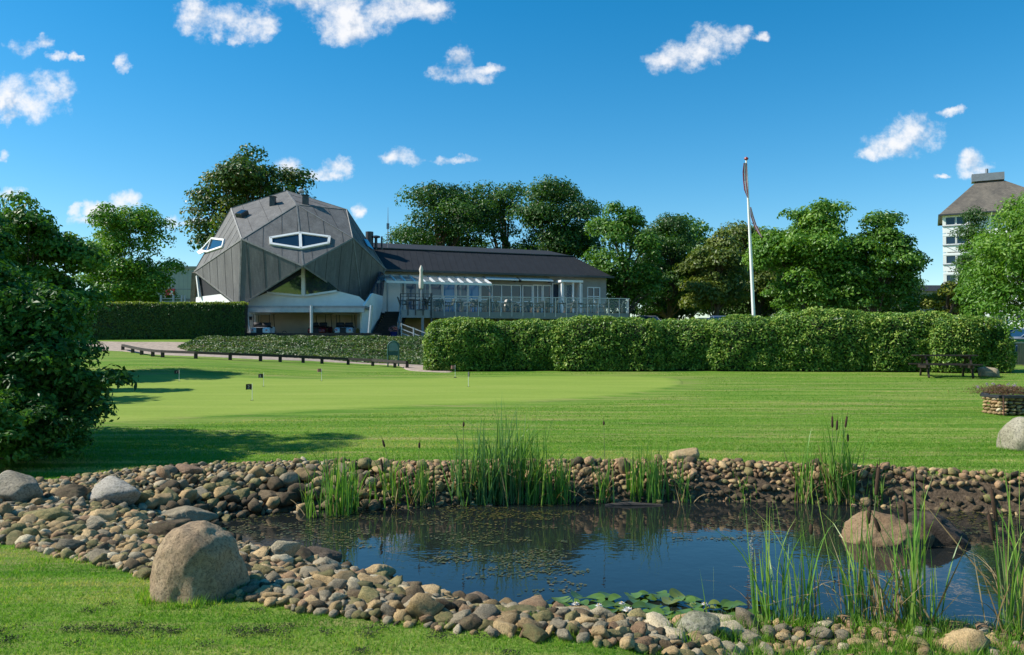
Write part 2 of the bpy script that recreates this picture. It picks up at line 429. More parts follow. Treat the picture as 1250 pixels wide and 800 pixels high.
boulder('boulder', 180, 303, 633, 737, G, 'biggest tan granite boulder, round and pitted, at the grass edge of the near bank', 1.0, 3, k=7, rough=.07, sink=.3, own=[(-.55, -.75, .42, .9), (.95, -.3, .1, .9), (-.95, -.1, 0, .88), (0, .9, .3, .9), (.1, -.1, 1, .9), (0, 0, -1, .9), (.6, -.2, .75, .92), (-.6, .1, .75, .92), (.3, -.9, .25, .95), (-.3, -.95, -.15, .93), (.5, .7, .4, .9), (-.6, .6, .3, .9)])
boulder('boulder', -14, 56, 574, 617, stone_material('cream_granite', [(.29, .24, .16), (.42, .36, .26), (.52, .46, .36)], tex=6, moss=.2, bstr=.8), 'pale smooth-topped boulder at the outer corner of the stones, beside the dark bushes', .8, 11, k=14, rough=.04)
boulder('boulder', 103, 178, 581, 620, stone_material('grey_granite', [(.18, .16, .125), (.26, .235, .19), (.33, .3, .25)], tex=6, moss=.3), 'wide low grey boulder behind the long brown stone', .7, 21, k=9, rough=.04)
boulder('boulder', 149, 198, 597, 619, PAL['olive'], 'long brown stone lying on its side before the wide grey boulder', .5, 31, k=16, sub=5, rough=.03)
boulder('boulder', 66, 113, 590, 614, PAL['dark'], 'dark brown rounded boulder between the pale boulder and the wide grey one', .7, 41, k=12)
boulder('boulder', 322, 369, 652, 688, PAL['pale'], 'whitish domed boulder at the water, nearest behind the biggest tan boulder', .8, 51, k=12)
boulder('boulder', 363, 419, 664, 692, stone_material('brown_granite', [(.12, .085, .055), (.19, .14, .095), (.26, .2, .14)], tex=8), 'brown domed boulder at the water beside the whitish domed one', .8, 61, k=9)
boulder('boulder', 440, 483, 686, 710, PAL['tan'], 'rounded tan boulder on the near bank crest below open blue water', .8, 71, k=9)
boulder('boulder', 214, 254, 566, 582, stone_material('rust_granite', [(.13, .08, .05), (.2, .13, .08), (.26, .18, .12)], tex=9), 'reddish brown flat boulder topping the far bank, against the lawn', .7, 81, k=14)
boulder('boulder', 265, 298, 583, 601, PAL['olive'], 'round mossy boulder high on the inner stone wall', .8, 91, k=8)
boulder('boulder', 227, 258, 592, 609, PAL['grey'], 'blue grey boulder on the inner stone wall over dark water', .8, 101, k=9)
boulder('boulder', 283, 311, 595, 612, PAL['olive'], 'flat mossy boulder below the round mossy one', .8, 111, k=10)
boulder('boulder', 312, 345, 596, 616, PAL['dark'], 'dark boulder low in the shaded inner wall', .8, 121, k=10)
boulder('boulder', 332, 352, 581, 597, PAL['tan'], 'tan egg-shaped boulder above the shaded inner wall', .8, 125, k=8)
boulder('boulder', 812, 856, 546, 564, PAL['tan'], 'lone tan boulder on the lawn edge behind the far reeds', .8, 131, k=14)
boulder('boulder', 752, 772, 556, 581, PAL['tan'], 'upright tan stone in the far bank next to the tall reeds', .7, 141, k=10)
boulder('boulder', 560, 606, 721, 743, stone_material('umber_granite', [(.1, .07, .045), (.16, .115, .075), (.22, .165, .11)], tex=9), 'flat brown boulder at the water, last before the open shore of the lily pads', .8, 151, k=12)
boulder('boulder', 678, 731, 735, 758, PAL['pale'], 'pale low boulder in front of the middle of the lily pads', .8, 161, k=9)
boulder('boulder', 606, 661, 737, 757, PAL['olive'], 'mottled low boulder at the end of the lily pads', .8, 171, k=9)
boulder('boulder', 818, 877, 743, 782, stone_material('lichen_granite', [(.24, .22, .12), (.37, .35, .24), (.46, .43, .33)], tex=8, moss=.5), 'largest rounded boulder before the lily pads, with green lichen', .8, 181, k=7)
boulder('boulder', 866, 911, 755, 780, PAL['pale'], 'pale boulder beside the lichen covered one, near the bright green reeds', .8, 191, k=9)
boulder('boulder', 891, 929, 767, 788, PAL['grey'], 'grey boulder half in weeds at the foot of the bright green reeds', .8, 201, k=12)
boulder('boulder', 1029, 1053, 775, 795, PAL['tan'], 'single small tan boulder in the weeds under the near cattails', .8, 211, k=8)
boulder('boulder', 760, 792, 741, 764, PAL['olive'], 'rounded olive boulder between the pale low one and the lichen covered one', .8, 221, k=8)
boulder('boulder', 193, 262, 618, 642, PAL['grey'], 'broad grey slab leaning over dark water behind the biggest boulder', .6, 231, k=16)
boulder('boulder', 186, 240, 634, 662, PAL['dark'], 'dark slab under the broad grey slab', .7, 241, k=16)
boulder('boulder', 36, 98, 616, 642, PAL['olive'], 'flat earthy slab with grass around it, in front of the pale smooth boulder', .8, 251, k=16)
boulder('boulder', 1218, 1266, 505, 551, stone_material('weathered_granite', [(.22, .2, .13), (.3, .27, .19), (.36, .33, .25)], tex=5, moss=.3, bstr=.7), 'tall smooth boulder standing on the lawn before the stone planter', 1.0, 264, k=3.4, sink=.4, rough=.05, planes=12)
boulder('boulder', 1194, 1221, 448, 461, PAL['grey'], 'grey rock on the grass beside the picnic table', .8, 271, k=12, sub=3)
# rock standing in the pond: one rock with a tan hump and a low end painted in shade
def pond_rock():
    base = (4.28, 9.2, 0.0)
    W1, F = rock_shape(5, 5, (.52, .42, .39), planes=8, k=6, rough=.12)
    W2, _ = rock_shape(5, 16, (.58, .4, .34), planes=9, k=16, rough=.12)
    W1 = W1+np.array([-.2, 0, -.02]); W2 = W2+np.array([.33, .0, -.03])
    n = len(W1)
    V = np.concatenate([W1, W2])+np.array(base)
    o = npmesh('pond_boulder', V, np.concatenate([F, F+n]), None, smooth=True, loc=base, mats=[stone_material('tan_rock', [(.2, .125, .065), (.33, .215, .115), (.42, .3, .18)], speck=.5, bstr=1, tex=6), MAT_SHADEDROCK], midx=np.r_[np.zeros(len(F)), np.ones(len(F))])
    tag(o, 'boulder standing alone in the pond, tan hump with a low shaded end', 'boulder')
pond_rock()

# cobbles: dart throwing, largest first
LOW = {}
def scatter_stones():
    placed = []; grid = {}
    cell = .12
    def ok(x, y, r, f):
        rc = int(math.ceil((r+.22)/cell)); i, j = int(x//cell), int(y//cell)
        for a in range(i-rc, i+rc+1):
            for b in range(j-rc, j+rc+1):
                for (px_, py_, pr) in grid.get((a, b), ()):
                    if (px_-x)**2+(py_-y)**2 < (f*(pr+r))**2: return False
        return True
    levels = [(.15, .11, 900, .8), (.11, .08, 3500, .72), (.08, .058, 14000, .7), (.058, .042, 36000, .72), (.042, .03, 140000, .74)]
    pool_x = rng.uniform(-6.3, 10.3, 220000); pool_y = rng.uniform(4.3, 12.9, 220000)
    dp = sdpoly(pool_x, pool_y, POND); ds = sdpoly(pool_x, pool_y, STONES)
    keepf = (dp > np.where(pool_y > 9.5, -.12, -.28)) & (ds < .06) & (np.abs(pool_x) < pool_y*.66+.2)
    px_, py_, dpk, dsk = pool_x[keepf], pool_y[keepf], dp[keepf], ds[keepf]
    zz = ground(px_, py_); k = 0
    for (r1, r0, tries, f) in levels:
        for t in range(tries):
            i = k % len(px_); k += 1
            x, y = px_[i]+rng.normal()*.01, py_[i]+rng.normal()*.01
            r = rng.uniform(r0, r1)
            inner = x < -1.8 and y > 9.7 and dpk[i] < .75             # the wall of big dark stones at the head of the pond
            nearR = x > 1.3 and y < 7
            if r0 >= .08 and not inner and rng.random() > (.09 if y < 9 else .06): continue
            if .05 < r0 < .08 and not inner and rng.random() > (.35 if y < 9 else .3): continue
            if .04 < r0 < .05 and not inner and rng.random() > .7: continue
            if r0 >= .12 and not inner and rng.random() > .3: continue
            if y > 9.5 and r < .031: continue
            if y > 9.5 and not inner and r > .055 and rng.random() > .25: continue
            if nearR and rng.random() > (.1 if x > 1.7 else .5): continue
            if dsk[i] > -.04 and rng.random() > .35: continue
            if any((bx-x)**2+(by-y)**2 < (br*.8+r*.3)**2 for bx, by, br in BOULD if abs(bx-x) < .8): continue
            if not ok(x, y, r, f*.86): continue
            grid.setdefault((int(x//cell), int(y//cell)), []).append((x, y, r))
            placed.append((x, y, zz[i], r, dpk[i], dsk[i], inner))
    return placed
ST = scatter_stones()
print('stones', len(ST))
order = sorted(range(len(ST)), key=lambda i: -ST[i][3]/ST[i][1] if ST[i][4] > -.1 else 0)
IND = set(order[:290])
SH3 = [rock_shape(3, 300+i, (1, random.uniform(.68, .95), random.uniform(.5, .78)), planes=random.choice([3, 4, 5, 7]), k=random.choice([12, 20, 30, 45]), rough=.15, nf=2.8) for i in range(16)]
SH2 = [rock_shape(2, 400+i, (1, random.uniform(.68, .95), random.uniform(.5, .8)), planes=random.choice([3, 4, 5, 7]), k=random.choice([12, 20, 30, 45]), rough=.15, nf=2.8) for i in range(24)]
cache = {}
def zone(x, y, inner, dp, ds):
    if inner: return 'in the shaded stone wall'
    if y > 9.3 and x > -2.6: return 'on the far bank in front of the lawn' if ds > -.5 else 'at the waterline under the far bank'
    if x < -3.0 and y > 8.3: return 'between boulders at the outer corner'
    if x < -2.6: return 'on the cobble beach beyond the biggest boulder'
    if x < -.9: return 'on the near bank beside the biggest boulder' if ds > -.75 else 'on the near bank at the water'
    if x < 1.3: return 'on the near bank below the lily pads'
    return 'in weeds under the near cattails'
def palette(inner, dp, y, x):
    q = rng.random()
    if inner: return rng.choice(['dark', 'dark', 'grey', 'olive', 'tan'])
    if y > 9.3 and x > -2.6: return rng.choice(['tan', 'pink', 'pink', 'tan', 'pink', 'olive', 'dark'])
    return rng.choice(['tan', 'tan', 'pink', 'grey', 'olive', 'pale', 'olive', 'dark', 'tan', 'grey'])
WORD = {'grey': 'grey', 'tan': 'tan', 'pink': 'reddish brown', 'pale': 'whitish', 'dark': 'dark brown', 'olive': 'mossy olive'}
massV, massF, massM, massT = [], [], [], []; nv = 0
for i, (x, y, z, r, dp, ds, inner) in enumerate(ST):
    key = palette(inner, dp, y, x)
    if dp < .12 and rng.random() < .6: key = 'dark'
    lift = rng.uniform(.15, .5)*r
    if inner: lift += .25*r
    if i in IND:
        s = int(rng.integers(len(SH3))); ck = (s, key)
        if ck not in cache:
            W, F = SH3[s]; me_o = npmesh('cobble', W, F, PAL[key], smooth=True)
            cache[ck] = me_o.data; bpy.data.objects.remove(me_o)
        o = link('cobble', cache[ck], loc=(x, y, z+lift))
        o.scale = (r*rng.uniform(.95, 1.2),)*3
        o.rotation_euler = (rng.normal()*.25, rng.normal()*.25, rng.uniform(0, 6.3))
        szw = 'large' if r > .12 else 'middle-sized' if r > .075 else 'small'
        shp = 'flat' if SH3[s][0][:, 2].max() < .6 else 'rounded'
        zn = zone(x, y, inner, dp, ds)
        tag(o, f'{szw} {WORD[key]} {shp} cobble {zn}', 'cobble', f'cobbles {zn}')
    else:
        W, F = SH2[int(rng.integers(len(SH2)))]
        e = Matrix.Rotation(rng.uniform(0, 6.3), 3, 'Z') @ Matrix.Rotation(rng.normal()*.35, 3, 'X') @ Matrix.Rotation(rng.normal()*.35, 3, 'Y')
        R = np.array(e); V = (W*r*rng.uniform(.95, 1.25)) @ R.T + np.array([x, y, z+lift])
        massV.append(V); massF.append(F+nv); nv += len(V); massM.append(np.full(len(F), PKEYS.index(key))); massT.append(np.full(len(V), rng.random()))
o = npmesh('pebbles', np.concatenate(massV), np.concatenate(massF), None, smooth=True, mats=[PAL[k] for k in PKEYS], midx=np.concatenate(massM), tint=np.concatenate(massT))
tag(o, 'mixed small pebbles and cobbles filling the banks around the pond', 'pebbles', kind='stuff')

# ------------------------------------------------------------------ leaves
def leaf_quads(C, N, L, Wd, fold=.15, rs=None):
    """one folded diamond leaf per row: centres C, normals N, lengths L, widths Wd"""
    rs = rs or rng; n = len(C)
    N = N/np.linalg.norm(N, axis=1)[:, None]
    A = np.cross(N, rs.normal(size=(n, 3))); A /= np.linalg.norm(A, axis=1)[:, None]; B = np.cross(N, A)
    L = np.broadcast_to(L, (n,))[:, None]; Wd = np.broadcast_to(Wd, (n,))[:, None]
    V = np.stack([C-A*L/2, C+B*Wd/2+N*fold*Wd, C+A*L/2, C-B*Wd/2+N*fold*Wd], 1).reshape(-1, 3)
    F = np.arange(4*n).reshape(n, 4)
    return V, F
def unit(n, rs=None):
    d = (rs or rng).normal(size=(n, 3)); return d/np.linalg.norm(d, axis=1)[:, None]

M_BARK = simple('bark', (.1, .075, .05), .95, .4, 6, bmp=.8, stretch=(1, 1, .25))
M_BARKG = simple('grey_bark', (.16, .14, .11), .95, .3, 6, bmp=.8, stretch=(1, 1, .25))
LM = {
 'dark':   leaf_mat('dark_leaf', (.018, .055, .008), (.04, .105, .013), (.095, .19, .026)),
 'mid':    leaf_mat('mid_leaf', (.036, .105, .01), (.075, .18, .016), (.16, .28, .035)),
 'bright': leaf_mat('bright_leaf', (.05, .135, .012), (.105, .23, .02), (.22, .34, .045)),
 'olive':  leaf_mat('olive_leaf', (0.0588, 0.0924, 0.0143), (0.118, 0.168, 0.0257), (0.218, 0.235, 0.0428)),
 'yellow': leaf_mat('yellow_leaf', (0.096, 0.132, 0.0102), (0.192, 0.216, 0.0204), (0.288, 0.276, 0.0306)),
 'maple':  leaf_mat('maple_leaf', (.026, .062, .01), (.06, .13, .018), (.17, .15, .04)),
 'front':  leaf_mat('glossy_leaf', (0.0182, 0.0547, 0.00929), (0.0365, 0.113, 0.0155), (0.1, 0.228, 0.0309), rough=.45, spec=.22, trans=.25),
 'rhodo':  leaf_mat('rhododendron_leaf', (.035, .1, .012), (.135, .26, .03), (.36, .43, .09), rough=.42, spec=.28, trans=.2),
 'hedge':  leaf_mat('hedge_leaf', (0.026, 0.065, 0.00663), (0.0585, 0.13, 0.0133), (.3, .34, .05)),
}
def tree(name, cx, cy, zb, lobes, n, leaf, mkey, label, cat='tree', group=None, trunk_r=.25, clumps=90, cr_=.2, seed=1, lean=0, bark=None, fill=.45, aspect=.6, trunk_top=None, tints=(0, 1), shell=.5):
    """lobes: ellipsoids (dx, dy, z above base, rx, ry, rz) that make the crown's outline"""
    rs = np.random.default_rng(seed)
    t = empty(name, (cx, cy, zb), label, cat, group)
    lobes = np.array(lobes, float)
    w = (lobes[:, 3]*lobes[:, 5])**.9; w /= w.sum()
    cc = []; R = []
    for i in range(clumps):
        lb = lobes[rs.choice(len(lobes), p=w)]
        d = rs.normal(size=3); d /= np.linalg.norm(d); q = rs.uniform(fill*.4, 1)**.7
        
        cc.append(lb[:3]+d*lb[3:]*q*(1-cr_*.6)); R.append(lobes[0, 3:].mean()*cr_*rs.uniform(.6, 1.35))
    cc = np.array(cc); R = np.array(R)
    pw = R**2/np.sum(R**2); which = rs.choice(clumps, size=n, p=pw)
    d = unit(n, rs); d[:, 2] = np.where(d[:, 2] < -.4, -d[:, 2]*.6, d[:, 2])
    rad_ = R[which]*(shell+(1.12-shell)*rs.random(n)**.7)
    C = cc[which]+d*rad_[:, None]*np.array([1.15, 1.15, .85])
    N = d*.95+unit(n, rs)*.7+np.array([0, 0, .3])
    L = leaf*rs.uniform(.65, 1.35, n)
    V, F = leaf_quads(C+np.array([cx, cy, zb]), N, L, L*aspect, rs=rs)
    ct = rs.uniform(0, 1, clumps)
    tn = np.clip(tints[0]+(tints[1]-tints[0])*(.45*ct[which]+.55*rs.random(n)), 0, 1)
    tn = np.repeat(tn, 4)
    npmesh('crown', V, F, LM[mkey], t, tint=tn, loc=None).location = (-cx, -cy, -zb)
    m = MB(); top = trunk_top or float(lobes[:, 2].mean())
    pts = [Vector((lean*(k/5)**1.5 + .04*top*math.sin(k*1.7+seed), .03*top*math.cos(k*2.1+seed), top*k/5)) for k in range(6)]
    pts[0] = Vector((0, 0, -.3))
    m.tube(pts, [trunk_r*1.35, trunk_r, trunk_r*.85, trunk_r*.7, trunk_r*.55, trunk_r*.35], 9)
    for i in rs.choice(clumps, min(clumps, 26), replace=False):
        e = Vector(cc[i]); k = min(4, max(1, int(5*max(.2, min(.8, e.z/top*.6))))); s = pts[k]
        md = s.lerp(e, .5)+Vector((0, 0, .12*(e-s).length))
        m.tube([s, md, e], [trunk_r*.38, trunk_r*.22, trunk_r*.07], 5)
    m.build('trunk', bark or M_BARK, t, smooth=True)
    return t
# ------------------------------------------------------------------ trees
def ptree(u0, u1, vt, vb, D, mkey, label, n=9000, leaf=.3, seed=1, kind='tree', group=None, clumps=110, nl=9, cr_=.26, tr=.25, depth=1.0, bark=None, narrow=0, fill=.45, zb=None, tints=(0, 1), base_fill=False, shell=.5, aspect=.6):
    rs = np.random.default_rng(seed+1000)
    if group == 'trees along the car park': u0 -= 14; u1 += 14; vt -= 4; n = int(n*1.35)
    elif D > 50: n = int(n*1.25)
    cx = ((u0+u1)/2-625)/1000*D; W = (u1-u0)/1000*D/2
    vt = vt-9*(u1-u0)/150 if D > 20 else vt; zt = EYE+(425-vt)/1000*D; zc = EYE+(425-vb)/1000*D
    g = gz(cx, D) if zb is None else zb
    H = (zt-zc)/2; mid = (zt+zc)/2-g
    co = .78 if kind == 'oak_tree' else .86; lobes = [(0, 0, mid-(.08*H if co < .8 else 0), W*co, W*co*depth, H*co*1.02)]
    for i in range(nl):
        a = rs.uniform(0, 6.28); q = rs.uniform(-.75, .8); s = rs.uniform(.32, .5)
        wd = math.sqrt(max(.1, 1-abs(q)**(1.5+narrow)))
        lobes.append((math.cos(a)*W*(1-s)*wd, math.sin(a)*W*(1-s)*wd*depth, mid+q*H*(1-s*.5), W*s, W*s*depth, H*s*.8))
    lobes.append((rs.uniform(-.2, .2)*W, 0, mid+H*.62, W*.4, W*.4, H*.38))
    lobes.append((-W*.62, 0, mid+rs.uniform(-.5, .1)*H, W*.42, W*.4, H*.38)); lobes.append((W*.62, 0, mid+rs.uniform(-.5, .1)*H, W*.42, W*.4, H*.38))
    if vb > 375: lobes.append((-W*.4, 0, mid-.62*H, W*.5, W*.5*depth, H*.38)); lobes.append((W*.4, 0, mid-.6*H, W*.5, W*.5*depth, H*.38))
    return tree(kind, cx, D, g, lobes, n, leaf, mkey, label, 'tree', group, tr, clumps, cr_, seed, bark=bark, fill=fill, tints=tints, shell=shell, aspect=aspect)

g1 = 'tall trees behind the clubhouse'
ptree(224, 396, 193, 345, 66, 'maple', 'broad maple behind the faceted dome, leaves starting to turn brown', 20000, .3, 3, 'maple_tree', clumps=110, nl=10, tr=.35, cr_=.25)
ptree(468, 612, 216, 392, 80, 'dark', 'dark tall tree rising over the clubhouse roof, nearest the antenna mast', 25500, 0.27, 5, group=g1, clumps=90, nl=9, tr=.4)
ptree(560, 675, 213, 392, 84, 'dark', 'dark rounded tree over the middle of the clubhouse roof', 18700, 0.27, 6, group=g1, clumps=70, nl=8, tr=.4)
ptree(618, 745, 205, 392, 78, 'dark', 'tallest dark tree over the clubhouse roof, above its hipped end', 27200, 0.27, 7, group=g1, clumps=90, nl=9, tr=.4)
g2 = 'trees along the car park'
ptree(728, 798, 245, 385, 64, 'mid', 'slender fresh green tree just past the end of the clubhouse terrace', 12000, .26, 8, group=g2, clumps=80, nl=8, narrow=1)
ptree(776, 862, 268, 392, 72, 'dark', 'dark bushy tree next to the slender fresh green one', 20400, 0.22, 9, group=g2, clumps=80)
ptree(842, 905, 288, 395, 68, 'olive', 'olive green tree with a pale yellowish crown, beside the flagpole', 10000, .28, 10, group=g2, clumps=70)
ptree(800, 890, 272, 380, 92, 'mid', 'green tree set back above the olive one', 9000, .36, 61, group=g2, clumps=70)
ptree(875, 972, 278, 392, 76, 'olive', 'wide olive green tree directly behind the flagpole', 12000, .3, 11, group=g2, clumps=80)
ptree(900, 1010, 284, 395, 88, 'dark', 'dark tree filling the gap behind the biggest oak', 15300, 0.27, 12, group=g2, clumps=60)
ptree(918, 1052, 252, 398, 56, 'bright', 'broad light green oak with the tallest crown behind the rhododendrons', 26000, .23, 13, 'oak_tree', clumps=170, cr_=.25, nl=16, fill=.35)
ptree(1015, 1126, 266, 398, 54, 'mid', 'oak with wing-like drooping side branches, beside open sky', 23000, .23, 14, 'oak_tree', clumps=160, cr_=.25, nl=15, fill=.35)
ptree(1126, 1186, 348, 400, 52, 'yellow', 'small yellow green bush tree below the white apartment tower', 6000, .2, 15, 'small_tree', clumps=40)
ptree(1170, 1222, 250, 400, 74, 'dark', 'narrow dark pine in front of the white apartment tower', 22100, 0.18, 16, 'pine_tree', clumps=70, narrow=0, cr_=.3)
ptree(1165, 1222, 318, 402, 46, 'mid', 'green tree below the narrow dark pine', 9000, .2, 17, clumps=60)
ptree(1186, 1345, 226, 418, 27, 'bright', 'drooping light green tree with long hanging leaves beside the gate', 26000, .15, 18, 'willow_tree', clumps=150, nl=12, tr=.1, cr_=.24, fill=.3, aspect=.36)
ptree(-55, 18, 240, 460, 24, 'front', 'dark tree at the very edge of the scene, behind the glossy bushes', 14000, .17, 19, clumps=70)
ptree(92, 214, 246, 400, 64, 'bright', 'rounded bright green rowan tree with thin stems beyond the clipped hedge', 20000, .24, 20, 'rowan_tree', clumps=110, tr=.1, cr_=.24, fill=.35, bark=M_BARKG)
ptree(-60, 122, 254, 445, 29, 'mid', 'loose green tree behind the glossy bushes, lower than the rowan', 36000, .17, 21, clumps=100, tr=.12, fill=.3)
ptree(130, 200, 352, 392, 68, 'dark', 'low dark shrubbery tree beyond the clipped hedge', 10200, 0.17, 22, clumps=40)
ptree(735, 850, 335, 398, 82, 'dark', 'low dark tree behind the parked cars', 15300, 0.27, 23, group=g2, clumps=60)
ptree(940, 1130, 345, 400, 72, 'dark', 'low dark thicket tree under the oaks', 20400, 0.22, 24, clumps=80)
ptree(845, 960, 345, 398, 84, 'dark', 'low dark tree behind the two grey blue cars', 17000, 0.27, 25, group=g2, clumps=60)
# out of frame, their shade reaches the lawn
ptree(-420, -120, 130, 440, 21, 'front', 'tall tree outside the picture whose shade falls on the green', 12000, .3, 26, clumps=80)

# the bushes in front: big leaves in sprays along arching branches
def front_bush(cx, cy, lobes, n, leaf, mkey, label, seed, kind='bush', clumps=140, cr_=.2, **kw):
    return tree(kind, cx, cy, gz(cx, cy)-.05, lobes, n, leaf, mkey, label, 'bush', None, .07, clumps, cr_, seed, fill=.3, aspect=.5, **kw)
front_bush(-8.5, 12.6, [(0, 0, 1.8, 1.75, 1.3, 1.5), (.9, -.2, 1.5, 1.3, 1, 1.1), (-.5, 0, 2.7, 1.3, 1, 1.2), (1.3, -.3, 1.0, 1.0, .8, .8), (.5, 0, .7, 1.5, 1.1, .8), (1.0, .0, 2.4, .9, .8, .75), (1.75, -.2, 1.62, .75, .5, .28), (1.75, -.3, .95, .75, .5, .3), (2.3, -.2, 1.25, .6, .4, .18), (2.1, -.4, .62, .7, .4, .22)],
           46000, .105, 'front', 'large dark glossy-leaved bush with arching sprays reaching over the lawn', 31, clumps=300, cr_=.17)
front_bush(-7.3, 11.6, [(0, 0, .55, 1.1, .8, .65), (.7, 0, .4, .7, .6, .5), (-.8, 0, .6, .8, .7, .7)], 13000, .08, 'front', 'low dark bush with small leaves at the foot of the large glossy bush', 32, clumps=70)
front_bush(-7.1, 11.0, [(0, 0, .6, .75, .5, .62), (-.7, 0, .7, .6, .5, .6)], 9000, .09, 'mid', 'feathery pale green shrub low in front of the dark bushes', 33, clumps=60, cr_=.25)
front_bush(-11.2, 14.0, [(0, 0, 4.6, 1.4, 1.3, 3.6), (.4, .8, 3.2, 1.2, 1.2, 2.2), (.3, 0, 1.2, 1.4, 1, 1.2)], 20000, .14, 'front', 'tall dark bush out of view, shaped to throw shade on the lawn', 34, clumps=90)  # unseen; its height and place are set for the shadow on the lawn

# ------------------------------------------------------------------ hedges
def shell_bush(name, cx, cy, rx, ry, h, n, leaf, mkey, label, cat, group, seed, flat=2.6, core=(.01, .02, .005), lump=.12, z=None, nfreq=1.1):
    """dense clipped bush: dark twiggy core and leaves over a lumpy rounded-box surface"""
    rs = np.random.default_rng(seed); g = gz(cx, cy) if z is None else z
    d = unit(int(n), rs); d[:, 2] = np.abs(d[:, 2])*1.0
    d[:, 1] = np.where(rs.random(len(d)) < .7, -np.abs(d[:, 1]), d[:, 1])
    p = flat
    rr = (np.abs(d[:, 0])**p+np.abs(d[:, 1])**p+np.abs(d[:, 2])**p)**(-1/p)
    S = d*rr[:, None]*np.array([rx, ry, h])
    ns = np.array([mn.fractal(Vector((s[0]*nfreq+cx*.7, s[1]*nfreq, s[2]*nfreq*1.3+seed)), 1, 2, 3) for s in S])
    f = 1+lump*ns-.03+rs.uniform(-.05, .03, len(S))
    C = S*f[:, None]+np.array([cx, cy, g])
    N = d*np.array([1/rx, 1/ry, 1/h]); N /= np.linalg.norm(N, axis=1)[:, None]
    N = N*.6+unit(len(d), rs)*.8+np.array([0, 0, .45])
    L = leaf*rs.uniform(.65, 1.3, len(d)); V, F = leaf_quads(C, N, L, L*.42, rs=rs)
    t = empty(name, (cx, cy, g), label, cat, group)
    tn = np.clip(.3*ns+.95*rs.random(len(d))**1.4+.12*d[:, 2]-.02, 0, 1)  # bulges and top tinted brighter, hollows darker: light and shade painted in
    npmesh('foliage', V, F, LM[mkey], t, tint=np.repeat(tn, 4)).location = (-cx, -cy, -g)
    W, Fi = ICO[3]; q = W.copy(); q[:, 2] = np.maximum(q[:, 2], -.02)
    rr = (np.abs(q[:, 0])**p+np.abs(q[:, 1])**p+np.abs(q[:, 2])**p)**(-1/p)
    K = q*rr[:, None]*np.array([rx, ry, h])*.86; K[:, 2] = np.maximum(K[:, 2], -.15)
    npmesh('branches', K, Fi, M_CORE, t, smooth=True)  # solid dark core, painted shade inside the foliage
    return t
M_CORE = simple('twig_shade', (.018, .022, .01), .95, .5, 6, bmp=1)  # near-black colour standing for the shade between the leaves
gr = 'rhododendrons forming the long hedge'
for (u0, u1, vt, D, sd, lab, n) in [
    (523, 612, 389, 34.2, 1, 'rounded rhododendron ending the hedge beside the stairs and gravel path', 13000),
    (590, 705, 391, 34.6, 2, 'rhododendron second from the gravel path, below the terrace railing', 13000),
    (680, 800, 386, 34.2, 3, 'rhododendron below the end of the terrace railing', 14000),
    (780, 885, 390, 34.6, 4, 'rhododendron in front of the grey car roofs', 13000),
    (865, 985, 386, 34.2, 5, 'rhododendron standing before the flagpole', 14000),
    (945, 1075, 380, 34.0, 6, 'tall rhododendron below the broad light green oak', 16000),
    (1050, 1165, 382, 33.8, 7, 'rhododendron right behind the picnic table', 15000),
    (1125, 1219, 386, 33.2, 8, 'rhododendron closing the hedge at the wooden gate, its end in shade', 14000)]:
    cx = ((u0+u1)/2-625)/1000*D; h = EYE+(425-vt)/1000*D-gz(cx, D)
    shell_bush('rhododendron', cx, D+.3, (u1-u0)/2000*D*(1.2 if 1 < sd < 8 else 1.1), 1.6, h*.99, int(n*1.25), .13, 'rhodo', lab, 'bush', gr, 40+sd, flat=4.6, lump=.085)

def box_hedge(name, a, b, th, h, n, leaf, mkey, label, seed):
    rs = np.random.default_rng(seed); a = np.array(a); b = np.array(b); L = np.linalg.norm(b-a); e = (b-a)/L; nn = np.array([e[1], -e[0]])
    s = rs.uniform(0, L, n); top = rs.random(n) < .35
    t = np.where(top, rs.uniform(-th/2, th/2, n), th/2); z = np.where(top, h, rs.uniform(0, h, n))
    xy = a+e*s[:, None]+nn*t[:, None]
    jit = rs.normal(size=(n, 3))*.035
    g = ground(xy[:, 0], xy[:, 1])
    gtop = g.mean()
    wob = np.array([mn.noise((p[0]*.8, p[1]*.8, zz)) for p, zz in zip(xy, z)])*.07
    zz = np.where(top, gtop+h, np.minimum(g+z, gtop+h))+wob*top
    C = np.stack([xy[:, 0]+nn[0]*wob, xy[:, 1]+nn[1]*wob, zz], -1)+jit
    N = np.where(top[:, None], np.array([0, 0, 1.]), np.array([nn[0], nn[1], .25]))+unit(n, rs)*.6
    LL = leaf*rs.uniform(.7, 1.3, n); V, F = leaf_quads(C, N, LL, LL*.6, rs=rs)
    c = (a+b)/2; gc = gz(*c); o = empty(name, (c[0], c[1], gc), label, 'hedge')
    tn = np.where(top | (z > h-.09), rs.uniform(.65, 1, n), rs.uniform(0, .5, n))  # sunlit top painted in: brighter tint along the top than on the face
    npmesh('foliage', V, F, LM[mkey], o, tint=np.repeat(tn, 4)).location = (-c[0], -c[1], -gc)
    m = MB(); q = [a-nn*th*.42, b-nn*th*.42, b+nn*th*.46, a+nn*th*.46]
    m.prism([(p[0]-c[0], p[1]-c[1], gtop-gc-1.2) for p in q], (0, 0, h+1.16)); m.build('branches', M_CORE, o)  # one solid block in the shade colour, behind the leaves
hz = gz(-19, 46.4)
box_hedge('clipped_hedge', ((-60-625)/1000*45, 45.2), ((299-625)/1000*46.6, 46.8), 1.0, 2.05, 34000, .12, 'hedge', 'long clipped hedge with a sunlit yellow green top, ending at the dome', 77)

